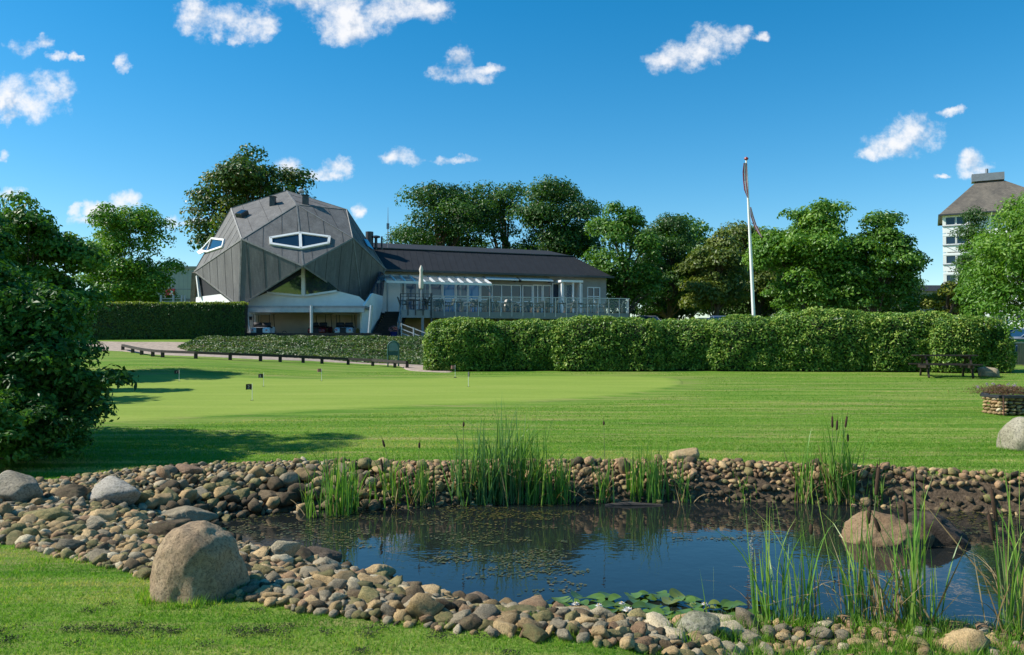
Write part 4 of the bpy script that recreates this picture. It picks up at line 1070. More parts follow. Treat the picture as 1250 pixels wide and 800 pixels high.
# small roof light box and vents
a, n = pl('B', 'C', 'D'); c = ray_plane(*Zm(308, 268), a, n)
m = MB(); e = (dv['D']-dv['C']).normalized(); s = n.cross(e); q = [c+e*i+s*j for i, j in ((-.3, -.28), (.3, -.28), (.3, .28), (-.3, .28))]; m.prism([p+loc for p in q], n*.28)
o = m.build('roof_light', M_DKMET, dome); m = MB(); m.prism([c+(p-c)*.8+n*.285+loc for p in q], n*.02); m.build('pane', M_GLASS, o)
for (u, v, h) in ((333, 243, .2), (373, 242, .26)):
    b = P(u, v, 52.4); m = MB(); m.box(b.x+loc.x-.17, b.x+loc.x+.17, b.y+loc.y-.17, b.y+loc.y+.17, b.z+loc.z-.5, b.z+loc.z+h*.6); m.box(b.x+loc.x-.23, b.x+loc.x+.23, b.y+loc.y-.23, b.y+loc.y+.23, b.z+loc.z+h*.6, b.z+loc.z+h*.72); m.build('roof_vent', M_DKMET, dome)
b = P(368, 237, 54.6); m = MB(); m.lathe([(.1, -.6), (.1, .05), (.18, .08), (.22, .2), (.13, .3), (.02, .32)], (b.x+loc.x, b.y+loc.y, b.z+loc.z), 12); m.build('turbine_vent', M_GALV, dome, smooth=True)
b = P(347, 231, 54.3); m = MB(); m.tube([b+loc+Vector((0, 0, -.3)), b+loc+Vector((0, 0, .15))], .05, 6); m.build('finial', M_GALV, dome)

# lower storey
ZG = gz(DC.x, 49.5)
ztop = P(370, 376, 49.6).z
a0, n0 = P(370, 350, 49.75), Vector((0, -1, 0))
def wallpoly(name, pts, a, n, mat, th=.12, parent=dome):
    m = MB(); m.prism([ray_plane(u, v, a, n)+loc for u, v in pts], -n*th); return m.build(name, mat, parent)
wallpoly('front_wall', [(300, 377), (455, 377), (438, 362), (411, 355.2), (370.3, 361.2), (326, 357.3), (306, 366)], a0, n0, M_WWALL)
tl = Vector((0, -1, -.12)).normalized(); at_ = P(370, 361, 49.6)
w1 = wallpoly('triangle_window', [(322, 357.6), (370, 361), (370, 319)], at_, tl, M_GLASSR, .03)
w2 = wallpoly('triangle_window', [(370, 361), (414, 355), (370, 319)], at_, tl, M_GLASSR, .03)
m = MB(); m.bar(P(370.3, 322, 49.3)+loc, P(370.3, 361, 49.5)+loc, .2, .2, (0, 1, 0)); m.bar(P(326, 357.5, 49.6)+loc, P(370.3, 361.4, 49.6)+loc, .1, .12); m.bar(P(370.3, 361.4, 49.6)+loc, P(411, 355.4, 49.6)+loc, .1, .12); m.build('window_frame', M_WHITE, dome)
# side walls running back
gl = P(292, 376, 49.9); fl = P(238.5, 376, 53.2); nl_ = (fl-gl).cross(Vector((0, 0, 1))).normalized(); nl_ = nl_ if nl_.y < 0 else -nl_
wallpoly('side_wall', [(239, 396), (239, 363), (269, 359.2), (291, 376), (300, 396)], gl, nl_, M_WWALL)
wallpoly('side_window', [(242, 338), (245, 363), (270, 359), (282, 366), (262, 346)], gl-nl_*.05, nl_, M_BLACK)
m = MB(); q = [ray_plane(u, v, gl, nl_)+loc for u, v in ((242.3, 337), (245.5, 363))]; m.bar(q[0]+nl_*.1, q[1]+nl_*.1, .12, .14, nl_); m.build('window_frame', M_WHITE, dome)
m = MB(); m.bar(P(238, 333, 53.0)+loc, P(235, 384, 53.6)+loc, .3, .3, (0, 1, 0)); m.build('support_strut', M_LWOOD, dome)
gr_ = P(450, 376, 49.9); fr_ = P(468, 376, 53.0); nr_ = (fr_-gr_).cross(Vector((0, 0, 1))).normalized(); nr_ = nr_ if nr_.y < 0 else -nr_
wallpoly('side_wall', [(442, 377), (455, 358), (467, 361.5), (467, 375), (456, 413), (442, 413)], gr_, nr_, M_WWALL)
wallpoly('side_window', [(453, 360), (466, 332), (470, 336), (467.5, 361.5), (455, 358)], gr_-nr_*.05, nr_, M_GLASS)
# cart shelter
X0, X1 = P(301, 0, 49.7).x, P(452, 0, 49.7).x
L = loc
def dbox(name, x0, x1, y0, y1, z0, z1, mat, parent=dome, **k):
    m = MB(); m.box(x0+L.x, x1+L.x, y0+L.y, y1+L.y, z0+L.z, z1+L.z); return m.build(name, mat, parent, **k)
dbox('canopy', X0-.1, X1+.15, 47.6, 49.65, ztop-.12, ztop+.02, M_GREYM)
dbox('canopy_beam', X0-.05, X1+.1, 47.55, 47.7, ztop-.36, ztop-.125, simple('painted_beam', (.42, .44, .45), .6, .15, 3))
dbox('ceiling', X0, X1, 49.9, 51.2, ztop-.13, ztop-.02, M_BEIGE)
dbox('back_wall', X0+.05, X1-.05, 50.9, 51.1, ZG-.3, ztop-.135, M_BEIGE)
dbox('side_pier', X0, X0+.65, 49.9, 50.85, ZG-.3, ztop-.14, M_WWALL)
dbox('side_pier', X1-.75, X1, 49.9, 50.85, ZG-.3, ztop-.14, M_WWALL)
dbox('wall_box', X0+.25, X0+.43, 49.83, 49.9, ZG+1.15, ZG+1.35, M_DKMET)
for (u0_, u1_) in ((300.5, 305.5), (380.3, 380.3), (453.5, 449.8)):
    m = MB(); a = P(u0_, 373, 47.5); b = P(u1_, 413, 47.5); b.z = gz(b.x, b.y)-.1; m.tube([b+L, a+L], [.09, .09], 10); m.build('post', M_GALV, dome, smooth=True)

# ------------------------------------------------------------------ golf carts
def golf_cart(x, y, bodymat, label, rz=0):
    z = gz(x, y)+.02; t = empty('golf_cart', (x, y, z), label, 'golf cart', 'golf carts parked under the dome', rz)
    m = MB()   # rear cowl, floor and front cowl as one shaped body; back of the cart faces -y
    prof = [(-1.15, .42), (-1.2, .62), (-1.05, .8), (-.55, .86), (-.25, .8), (-.2, .4), (.35, .36), (.62, .5), (.72, .92), (.8, .95), (1.1, .72), (1.2, .45), (1.15, .3), (-1.1, .3)]
    m.prism([(-.55, p[0], p[1]) for p in prof], (1.1, 0, 0)); body = m.build('body', bodymat, t, bevel=.03, smooth=True)
    m = MB()
    for sx in (-.3, .3): m.box(sx-.27, sx+.27, -.45, .08, .8, .92); m.box(sx-.27, sx+.27, -.55, -.42, .86, 1.22)
    m.build('seat', M_BLACK, t, bevel=.03, smooth=True)
    m = MB(); m.prism([(-.6, -.95, 1.8), (.6, -.95, 1.8), (.6, .75, 1.84), (-.6, .75, 1.84)], (0, 0, .05)); m.build('canopy', simple('cart_canopy', (.3, .25, .18), .6, .1, 3), t, bevel=.015)
    m = MB()
    for sx in (-.52, .52):
        m.tube([(sx, -.62, .8), (sx*.98, -.7, 1.81)], .022, 6); m.tube([(sx, .85, .9), (sx*.98, .62, 1.84)], .022, 6)
    m.build('canopy_strut', M_BLACK, t)
    m = MB()
    pts = [(-.3+.17*math.cos(a), .48+.06*math.sin(a), 1.06+.16*math.sin(a)) for a in [2*math.pi*k/14 for k in range(15)]]
    m.tube(pts, .016, 6); m.tube([(-.3, .48, 1.06), (-.3, .72, .75)], .02, 6); m.build('steering_wheel', M_BLACK, t)
    m = MB(); m.box(-.25, .25, -1.3, -1.12, .36, .44); m.box(-.2, .2, -1.24, -1.2, .44, .78); m.box(-.22, .22, -1.28, -1.1, .77, .81); m.build('bag_rack', M_BLACK, t)
    for sx in (-.5, .5):
        for sy in (-.78, .85):
            m = MB(); m.tube([(sx-.09, sy, .23), (sx-.07, sy, .23), (sx+.07, sy, .23), (sx+.09, sy, .23)], [.19, .23, .23, .19], 18); wh = m.build('wheel', simple('tyre', (.02, .02, .02), .9, .2, 6), t, smooth=True)
            s_ = 1 if sx > 0 else -1
            m = MB(); m.tube([(sx+s_*.085, sy, .23), (sx+s_*.1, sy, .23)], [.12, .1], 14); m.build('rim', M_GALV, wh, smooth=True)
    for sx in (-.45, .45): m = MB(); m.box(sx-.06, sx+.06, -1.215, -1.19, .6, .68); m.build('tail_lamp', simple('lamp_red', (.4, .02, .02), .3, .1, 3), t)
    t.scale = (.88, .88, .78); return t
M_CWHITE = simple('cart_white', (.75, .76, .78), .3, .06, 3); M_CRED = simple('cart_red', (.13, .012, .014), .3, .15, 3); M_CSILV = simple('cart_silver', (.4, .45, .5), .3, .08, 3)
golf_cart(P(325, 0, 47.9).x, 47.9, M_CWHITE, 'white golf cart alone at the hedge end of the shelter', rad(4))
golf_cart(P(394, 0, 48.9).x, 48.9, M_CRED, 'dark red golf cart just behind the middle post', rad(-3))
golf_cart(P(424, 0, 48.7).x, 48.7, M_CSILV, 'pale silver golf cart parked nearest the stairs', rad(3))
m = MB(); b = Vector((P(350, 0, 49.0).x, 49.0, gz(-13.5, 49)))
m.tube([(b.x-.13, b.y, b.z), (b.x-.13, b.y, b.z+.38), (b.x-.06, b.y, b.z+.46), (b.x+.06, b.y, b.z+.46), (b.x+.13, b.y, b.z+.38), (b.x+.13, b.y, b.z)], .02, 6)
tag(m.build('cart_hoop', M_DKMET), 'small black metal hoop on the ground between the white and red carts', 'hoop')
def bollard():
    b = Vector((P(308, 0, 48.2).x, 48.2, 0)); b.z = gz(b.x, b.y)
    t = empty('bollard', b, 'small red and white striped marker post beside the leaning shelter post', 'marker post')
    for k in range(5): mm = MB(); mm.lathe([(.05, 0), (.05, .13)] if k < 4 else [(.05, 0), (.045, .08), (.001, .1)], (0, 0, k*.13), 12); mm.build('band', [simple('band_red', (.5, .03, .03), .5, .1, 3), M_WHITE][k % 2], t, smooth=True)
bollard()
m = MB(); b = Vector((P(438.5, 0, 49.2).x, 49.2, 0)); b.z = gz(b.x, b.y); m.lathe([(.0, 0), (.16, 0), (.15, .15), (.11, .5), (.05, .62), (.001, .64)], b, 10)
tag(m.build('bag', simple('yellow_cloth', (.35, .25, .06), .8, .2, 6, bmp=.4), smooth=True), 'yellowish sack standing beside the silver golf cart', 'bag')

# ------------------------------------------------------------------ clubhouse with terrace
BL = P(462, 330, 55.2); BR = P(740, 338.5, 60.8)
EV = BL.z                                       # eaves height
e2 = Vector((BR.x-BL.x, BR.y-BL.y, 0)); LEN = e2.length; e2.normalize(); n2 = Vector((e2.y, -e2.x, 0))
if n2.y > 0: n2 = -n2
O2 = Vector((BL.x, BL.y, 0)); FL = P(528, 380.5, 52.8).z   # terrace floor height
EVR = EYE+(425-338.5)/1000*60.8; EV = (EV+EVR)/2
house_base = Vector((BL.x, BL.y, gz(BL.x, BL.y)))
house = empty('clubhouse', house_base, 'long low clubhouse with a black roof and white framed windows above the terrace', 'building')
LH = -house_base
def W(s, t, z): return O2+e2*s+n2*t+Vector((0, 0, z))
def hbox(m, s0, s1, t0, t1, z0, z1, off=LH):
    p = [W(s, t, z)+off for z in (z0, z1) for s, t in ((s0, t0), (s1, t0), (s1, t1), (s0, t1))]; m.hexa(p)
def s_of(u, t=0):
    k = (u-625)/1000; o = O2+n2*t; return (k*o.y-o.x)/(e2.x-k*e2.y)
def z_of(u, v, t=0):
    s = s_of(u, t); return EYE+(425-v)/1000*(W(s, t, 0).y)
def hsolid(name, s0, s1, t0, t1, z0, z1, mat, parent=house, **k):
    m = MB(); hbox(m, s0, s1, t0, t1, z0, z1); return m.build(name, mat, parent, **k)
DEP = 9.5; GB = gz(0, 54)-.6
hsolid('lower_wall', -.5, LEN, -DEP, -.9, GB, FL-.3, M_BEIGE)
# upper walls: back and ends as a box behind, front as cladding pieces round the windows
hsolid('back_wall', -.5, LEN, -DEP, -DEP+.25, FL-.29, EV, M_CLAD)
hsolid('end_wall', LEN-.25, LEN, -DEP+.26, -.26, FL-.29, EV, M_CLAD)
hsolid('floor_slab', -.5, LEN, -DEP, -.27, FL-.295, FL-.02, M_BEIGE)
hsolid('room_shade', .2, LEN-.3, -4.2, -4.0, FL, EV-.02, simple('room_wall', (.18, .16, .13), .9, .2, 1))
zt = EV-.55
hsolid('fascia_wall', 0, LEN, -.24, 0, zt, EV, M_CLAD)
s_w0 = s_of(493); s_w1 = s_of(596); s_w2 = s_of(673); s_w3 = s_of(716); s_w4 = s_of(716.5); s_w5 = s_of(733)
hsolid('white_panel_wall', 0, s_of(489), -.24, 0, FL-.29, zt-.003, M_WWALL)
hsolid('cladding', s_w5, LEN, -.24, 0, FL-.29, zt-.003, M_CLAD)
hsolid('cladding', s_of(711), s_w4, -.24, 0, FL-.29, zt-.003, M_CLAD)
m = MB()
for k in range(9): hbox(m, s_w5+.02, LEN+.01, .002, .014, FL+.1+k*.27, FL+.118+k*.27)
for k in range(2): hbox(m, 0.05, LEN+.01, .002, .014, EV-.2-k*.25, EV-.185-k*.25)
m.build('board_joints', M_GREYM, house)
def win(s0, s1, z0, z1, cols, rows, mat=M_GLASS, fm=M_WHITE, door=False, name='window'):
    """frame with mullions; glass set back"""
    m = MB(); w_ = .07
    hbox(m, s0, s1, -.06, .03, z0, z0+w_); hbox(m, s0, s1, -.06, .03, z1-w_, z1)
    hbox(m, s0, s0+w_, -.058, .032, z0+w_, z1-w_); hbox(m, s1-w_, s1, -.058, .032, z0+w_, z1-w_)
    for c in range(1, cols): x = s0+(s1-s0)*c/cols; hbox(m, x-.035, x+.035, -.055, .028, z0+w_, z1-w_)
    for r in rows: z = z0+(z1-z0)*r; hbox(m, s0+w_, s1-w_, -.05, .024, z-.03, z+.03)
    fr = m.build(name, fm, house); m = MB(); hbox(m, s0+.02, s1-.02, -.045, -.03, z0+.02, z1-.02); m.build('pane', mat, fr); return fr
GB1 = glass_mat('sky_reflection_glass', (.04, .22, .45), .05); GLt = glass_mat('pale_glass', (.06, .12, .19), .06)  # sky reflection painted as blue in the base colour of these panes
z0w = FL+.02
us = [489.5, 494, 509, 524.5, 540, 556, 571, 586, 599]
mats_ = [M_BLACK, GLt, GLt, GLt, GB1, GLt, GB1, M_GLASS]
for i in range(8): win(s_of(us[i])+.01, s_of(us[i+1])-.01, z0w, zt-.01, 1, (.45,), mats_[i])
win(s_of(600), s_of(636), z0w, zt-.2, 3, (.42,)); win(s_of(637.5), s_of(650), z0w, zt-.2, 1, (.45,)); win(s_of(650.5), s_of(662), z0w, zt-.15, 2, (.35,), name='terrace_door'); win(s_of(662.5), s_of(673), z0w, zt-.15, 1, (.4,))
hsolid('head_panel', s_of(600), s_of(673), -.2, -.01, zt-.19, zt-.003, M_CLAD)
win(s_of(674), s_of(711), z0w, zt-.003, 3, (), name='glazed_recess')
win(s_w4+.02, s_w5-.02, FL+.75, FL+2.15, 2, (.5,)); hsolid('cladding', s_w4+.003, s_w5-.003, -.24, -.005, FL-.29, FL+.745, M_CLAD); hsolid('cladding', s_w4+.003, s_w5-.003, -.24, -.005, FL+2.155, zt-.004, M_CLAD)
# white porch
ps0, ps1 = s_of(684, .9), s_of(700, .9)
m = MB(); hbox(m, ps0-.1, ps1+.6, .0, 1.3, FL+2.35, FL+2.5)
for s in (ps0, ps0+.85, ps1+.4): hbox(m, s, s+.12, 1.0, 1.15, FL, FL+2.35)
hbox(m, ps1+.4, ps1+.5, .04, .99, FL, FL+2.35)
hbox(m, ps0+.2, ps0+.3, .04, .9, FL, FL+2.35)
pch = m.build('porch', M_WHITE, house); m = MB(); hbox(m, ps0+.14, ps0+.83, 1.05, 1.07, FL+.1, FL+2.3); m.build('pane', M_CLEAR, pch)
# roof: steep lower slope, shallow upper one, hipped far end
ov = .45
def roofpt(u, v, t): s = s_of(u, t); return W(s, t, EYE+(425-v)/1000*W(s, t, 0).y)
r_el, r_er = W(-.6, ov, EV-.03), W(LEN+.4, ov, EV-.03)
k_l, k_r = roofpt(460, 302, -1.9), roofpt(699, 313.5, -1.9)
zk = (k_l.z+k_r.z)/2; sl = (k_l-O2).dot(e2); sr = (k_r-O2).dot(e2)
zr = zk+.75; tr_ = -DEP/2
R_ = {'el': W(-1.2, ov, EV-.03), 'er': W(LEN+.4, ov, EV-.03), 'kl': W(-.9, -1.9, zk), 'kr': W(sr, -1.9, zk), 'rl': W(-.3, tr_, zr), 'rr': W(sr-.9, tr_, zr-.05),
      'kbl': W(-.9, -DEP+1.9, zk), 'kbr': W(sr, -DEP+1.9, zk), 'ebl': W(-1.2, -DEP-ov, EV-.03), 'ebr': W(LEN+.4, -DEP-ov, EV-.03)}
def roof():
    m = MB(); ks = list(R_); vs = [R_[k]+LH for k in ks]; ix = {k: i for i, k in enumerate(ks)}
    F = [('el', 'er', 'kr', 'kl'), ('kl', 'kr', 'rr', 'rl'), ('er', 'ebr', 'kbr', 'kr'), ('kr', 'kbr', 'rr'), ('rl', 'rr', 'kbr', 'kbl'), ('kbl', 'kbr', 'ebr', 'ebl'), ('el', 'kl', 'rl', 'kbl', 'ebl'), ('el', 'ebl', 'ebr', 'er')]
    m.add(vs, [tuple(ix[k] for k in f) for f in F]); rf = m.build('roof', M_ROOFB, house)
    m = MB(); n = (R_['er']-R_['el']).cross(R_['kl']-R_['el']).normalized(); n = n if n.y < 0 else -n
    for k in range(40):
        a = R_['el'].lerp(R_['er'], (k+.5)/40); b = R_['kl'].lerp(R_['kr'], min(1, (k+.5)/40*1.13))
        m.bar(a+n*.005+LH, b+n*.005+LH, .03, .014, n)
    m.build('roof_ribs', M_ROOFB, rf)
    m = MB(); m.bar(R_['el']+n2*.06+LH, R_['er']+n2*.06+LH, .12, .14); m.build('gutter', M_DKMET, house)
    m = MB(); m.bar(R_['kl']+Vector((0, 0, .02))+LH, R_['kr']+Vector((0, 0, .02))+LH, .2, .05); m.build('ridge_cap', simple('roof_cap', (.09, .09, .09), .7, .2, 3), rf)
roof()
c = P(451, 285, 56.5); m = MB(); m.tube([c+LH+Vector((0, 0, -1.4)), c+LH+Vector((0, 0, .1))], .27, 14); m.build('chimney', M_DKMET, house, smooth=True)
c = P(459, 291, 56.5); m = MB(); m.lathe([(.1, -.8), (.1, 0), (.3, .05), (.28, .15), (.05, .2)], c+LH, 10); m.tube([c+LH+Vector((.4, 0, -.8)), c+LH+Vector((.4, 0, .12))], .07, 6); m.build('roof_vent', M_DKMET, house)
hsolid('link_block', -2.6, -.95, -6, -.8, GB, EV+1.4, M_GREYM)
# antenna
c = P(473.5, 296, 58); t = empty('antenna_mast', c, 'thin antenna mast with a small box standing on the clubhouse roof', 'antenna')
m = MB(); m.tube([(0, 0, -.6), (0, 0, 1.3), (0, 0, 2.5)], [.04, .03, .012], 6); m.build('mast', M_GREYM, t); m = MB(); m.box(-.09, .09, -.06, .06, .95, 1.35); m.build('antenna_box', M_GREYM, t)

# terrace on posts
TB = P(490, 380, 52.6)
deck_front_l = s_of(528, 3.0); 
def deck():
    base = Vector((W(LEN/2, 3, 0).x, W(LEN/2, 3, 0).y, GB)); t = empty('terrace', base, 'raised grey terrace with glass railing in front of the clubhouse', 'terrace'); LT = -base
    dl, dr = P(528, 380, 52.8), P(768, 380, 55.8); dl.z = dr.z = FL
    bl, br = W(s_of(528, .02), .02, FL), W(LEN+1.6, .02, FL)
    top = [dl, dr, br, bl]
    m = MB(); m.prism([p+LT+Vector((0, 0, -.14)) for p in top], (0, 0, .12)); m.build('deck', simple('deck_boards', (.22, .2, .18), .8, .25, 5), t)
    m = MB(); d = (dr-dl).normalized(); nn = Vector((d.y, -d.x, 0)); nn = nn if nn.y < 0 else -nn
    m.bar(dl+nn*.05+LT+Vector((0, 0, -.2)), dr+nn*.05+LT+Vector((0, 0, -.2)), .06, .42); m.bar(dr+LT+Vector((.03, .05, -.2)), br+LT+Vector((.03, 0, -.2)), .06, .42); m.build('fascia', simple('fascia_grey', (.17, .18, .2), .6, .12, 2), t)
    # railing: posts, rail, glass
    N = 18
    for (A, B, n) in ((dl, dr, N), (dr, br, 3)):
        for k in range(n+1):
            p = A.lerp(B, k/n)+nn*.09; m = MB(); m.box(p.x+LT.x-.025, p.x+LT.x+.025, p.y+LT.y-.02, p.y+LT.y+.02, FL+LT.z-.28, FL+LT.z+.98); m.build('railing_post', M_GALV, t)
        m = MB(); m.bar(A+nn*.09+LT+Vector((0, 0, 1.0)), B+nn*.09+LT+Vector((0, 0, 1.0)), .06, .05); m.build('handrail', M_GALV, t)
        for k in range(n):
            a, b = A.lerp(B, (k+.08)/n)+nn*.07, A.lerp(B, (k+.92)/n)+nn*.07
            m = MB(); m.bar(a+LT+Vector((0, 0, .5)), b+LT+Vector((0, 0, .5)), .015, .86); m.build('glass_panel', M_CLEAR, t)
    for k in range(7):
        p = dl.lerp(dr, (k+.3)/7)-nn*.4; m = MB(); m.box(p.x+LT.x-.09, p.x+LT.x+.09, p.y+LT.y-.09, p.y+LT.y+.09, LT.z+GB, LT.z+FL-.15); m.build('support_post', M_DKMET, t)
    # front balcony over the stairs' side
    b0, b1 = P(489, 380, 51.2), P(526, 380, 51.6); b0.z = b1.z = FL; c0, c1 = W(s_of(489, .02), .02, FL), W(s_of(527.5, .02), .02, FL)
    m = MB(); m.prism([p+LT+Vector((0, 0, -.14)) for p in (b0, b1, c1, c0)], (0, 0, .12)); m.bar(b0+LT+Vector((0, -.05, -.2)), b1+LT+Vector((0, -.05, -.2)), .06, .5); m.bar(b1+LT+Vector((.03, 0, -.2)), dl+LT+Vector((.03, .4, -.2)), .06, .5); m.build('balcony', simple('balcony_grey', (.3, .31, .32), .6, .12, 2), t)
    m = MB()
    for k in range(5):
        p = b0.lerp(b1, k/4)+Vector((0, -.1, 0)); m.box(p.x+LT.x-.03, p.x+LT.x+.03, p.y+LT.y-.03, p.y+LT.y+.03, FL+LT.z-.3, FL+LT.z+1.05)
    for h in (.35, .62, .85, 1.05): m.bar(b0+Vector((0, -.1, h))+LT, b1+Vector((0, -.1, h))+LT, .04, .04)
    p = b1+Vector((.05, -.1, 0)); m.box(p.x+LT.x-.05, p.x+LT.x+.05, p.y+LT.y-.05, p.y+LT.y+.05, GB+LT.z, FL+LT.z+1.1); m.build('balcony_railing', M_DKMET, t)
    for u in (489, 516): p = P(u, 380, 51.5); m = MB(); m.box(p.x+LT.x-.08, p.x+LT.x+.08, p.y+LT.y-.08, p.y+LT.y+.08, GB+LT.z, FL+LT.z-.15); m.build('support_post', M_GREYM, t)
    return dl, dr, nn
dl, dr, dn_ = deck()
# glass veranda roof over the first windows
def veranda():
    a, b = s_of(471, 2.2), s_of(600, 2.2); zf = EYE+(425-344)/1000*W(a, 2.2, 0).y; zb = zf+.62
    base = W((a+b)/2, 1.1, FL); t = empty('veranda_roof', base, 'white framed glass veranda roof along the clubhouse front', 'veranda'); LV = -base
    m = MB(); m.bar(W(a, 2.2, zf)+LV, W(b, 2.2, zf)+LV, .12, .16); m.bar(W(a, .08, zb)+LV, W(b, .08, zb)+LV, .08, .1)
    for k in range(12): s = a+(b-a)*k/11; m.bar(W(s, 2.15, zf+.02)+LV, W(s, .1, zb)+LV, .11, .12)
    m.build('frame', M_WHITE, t); m = MB(); m.prism([W(a, 2.1, zf+.1)+LV, W(b, 2.1, zf+.1)+LV, W(b, .15, zb+.06)+LV, W(a, .15, zb+.06)+LV], (0, 0, .02)); m.build('glass_roof', clear_glass('roof_glass', .12, (.7, .8, .85)), t)
    for s in (a+.1, a+(b-a)*.36, a+(b-a)*.7, b-.1): m = MB(); m.box(*[0]*0) if False else m.bar(W(s, 2.15, FL)+LV, W(s, 2.15, zf-.08)+LV, .09, .09, e2); m.build('post', M_GREYM, t)
    m = MB(); q = W(b-.5, 2.25, zf-.1)+LV; m.tube([q, q+e2*.35+Vector((0, 0, -.35)), q+e2*.5+Vector((0, 0, -.9)), q+e2*.5+Vector((0, 0, -2.1))], .035, 6); m.build('downpipe', M_GREYM, t)
veranda()
def awning(u0, u1, label):
    a, b = s_of(u0, .3), s_of(u1, .3); base = W((a+b)/2, .2, zt+.15); t = empty('awning', base, label, 'awning', 'rolled awnings above the terrace doors'); LA = -base
    m = MB(); m.prism([W(a, .05, zt+.25)+LA, W(a, .75, zt+.05)+LA, W(a, .75, zt+.12)+LA, W(a, .05, zt+.36)+LA], e2*(b-a)); m.build('cassette', M_WHITE, t, bevel=.01)
    m = MB()
    for s in (a+.1, b-.1): m.bar(W(s, .03, zt+.05)+LA, W(s, .55, zt+.07)+LA, .08, .1)
    m.build('bracket', M_DKMET, t)
awning(592, 631, 'white rolled awning beside the end of the veranda roof'); awning(634, 673, 'white rolled awning nearest the porch')
# stairs
def stairs():
    lo0, lo1 = P(452, 412, 49.2), P(487, 412, 49.2); z0 = gz(lo0.x, 49.2); y1 = 53.2; x0a, x1a = lo0.x+.05, P(488, 0, 49.2).x-.1
    base = Vector((x0a, 49.2, z0)); t = empty('staircase', base, 'dark wide outdoor staircase climbing between the dome and the terrace', 'stairs'); n = 12
    m = MB()
    for k in range(n):
        zt_ = z0+(FL-z0)*(k+1)/n; ya = 49.2+(y1-49.2)*k/n; sh = .055*(ya-49.2)
        m.box(x0a+sh*1.2-base.x, x1a-base.x, ya-base.y, ya+(y1-49.2)/n+.05-base.y, zt_-.06-base.z, zt_-base.z)
        m.box(x0a+sh*1.2-base.x+.01, x1a-base.x-.01, ya+.06-base.y, ya+.09-base.y, zt_-.17-base.z, zt_-.062-base.z)
    m.build('treads', M_DWOOD, t)
    for sx in (x0a-.02, x1a+.03):
        m = MB(); a = Vector((sx, 49.1, z0-.1))-base; b = Vector((sx, y1, FL-.15))-base; m.bar(a, b, .06, .3); m.build('stringer', M_DWOOD, t)
    m = MB(); a = Vector((x1a+.05, 49.2, z0))-base; b = Vector((x1a+.05, y1-1.6, FL))-base
    for h in (.45, .95): m.bar(a+Vector((0, 0, h)), b+Vector((0, 0, h)), .04, .05)
    for k in range(4): p = a.lerp(b, k/3); m.tube([p, p+Vector((0, 0, 1))], .03, 6)
    m.build('handrail', M_GREYM, t)
    hsolid('landing', -1.0, s_of(489), .02, 1.2, FL-.15, FL-.02, M_DWOOD)
stairs()
def ramp_rail():
    a = P(490, 404, 49.0); b = P(520, 414, 48.5); a.z = gz(a.x, a.y)+.9; b.z = gz(b.x, b.y)+.35; base = Vector((a.x, a.y, gz(a.x, a.y)))
    t = empty('ramp_railing', base, 'grey three-bar railing sloping down behind the first rhododendron', 'railing')
    m = MB()
    for h in (0, -.3, -.55): m.bar(a-base+Vector((0, 0, h)), b-base+Vector((0, 0, h)), .04, .05)
    m.build('bars', M_GALV, t)
    for k in range(3): p = a.lerp(b, k/2)-base; m = MB(); m.tube([p+Vector((0, 0, -1.0)), p+Vector((0, 0, .05))], .045, 8); m.build('post', M_GALV, t)
ramp_rail()
# closed parasol
c = P(514, 371, 51.0); c.z = FL
t = empty('parasol', c, 'closed cream parasol standing on the balcony by the veranda roof', 'parasol'); Hh = P(514, 324, 51.0).z-FL
m = MB(); m.tube([(0, 0, 0), (0, 0, Hh)], .025, 8); m.build('pole', M_GALV, t); m = MB()
prof = [(.02, Hh), (.07, Hh-.1), (.13, Hh-.28), (.09, Hh-.45), (.12, Hh-.9), (.14, Hh-1.2), (.12, Hh-1.45), (.03, Hh-1.5)]
m.lathe(prof, n=14); f = m.build('canopy', simple('cream_cloth', (.62, .56, .47), .9, .1, 12, bmp=.6), t, smooth=True)
for v in f.data.vertices: a = math.atan2(v.co.y, v.co.x); k = 1+.18*math.sin(5*a+v.co.z*1.3); v.co.x *= k; v.co.y *= k
m = MB(); m.lathe([(.25, 0), (.25, .05), (.05, .08)], n=14); m.build('foot', M_DKMET, t)
# plant pot by stairs
c = P(480.5, 409, 48.9); c.z = gz(c.x, c.y); t = empty('flower_pot', c, 'blue flower pot with pink flowers at the foot of the stairs', 'flower pot')
m = MB(); m.lathe([(.001, 0), (.17, 0), (.22, .4), (.24, .42), (.2, .42), (.18, .36), (.001, .36)], n=16); m.build('pot', simple('blue_glaze', (.02, .03, .16), .25, .15, 4), t, smooth=True)
rs = np.random.default_rng(4); Cc = unit(260, rs)*[.28, .28, .2]+[0, 0, .56]; V, F = leaf_quads(Cc, unit(260, rs)+[0, 0, .5], .07, .05, rs=rs); npmesh('flowers', V, F, leaf_mat('pink_petal', (.04, .1, .02), (.4, .12, .2), (.6, .3, .35)), t, tint=np.repeat(rs.random(260), 4))

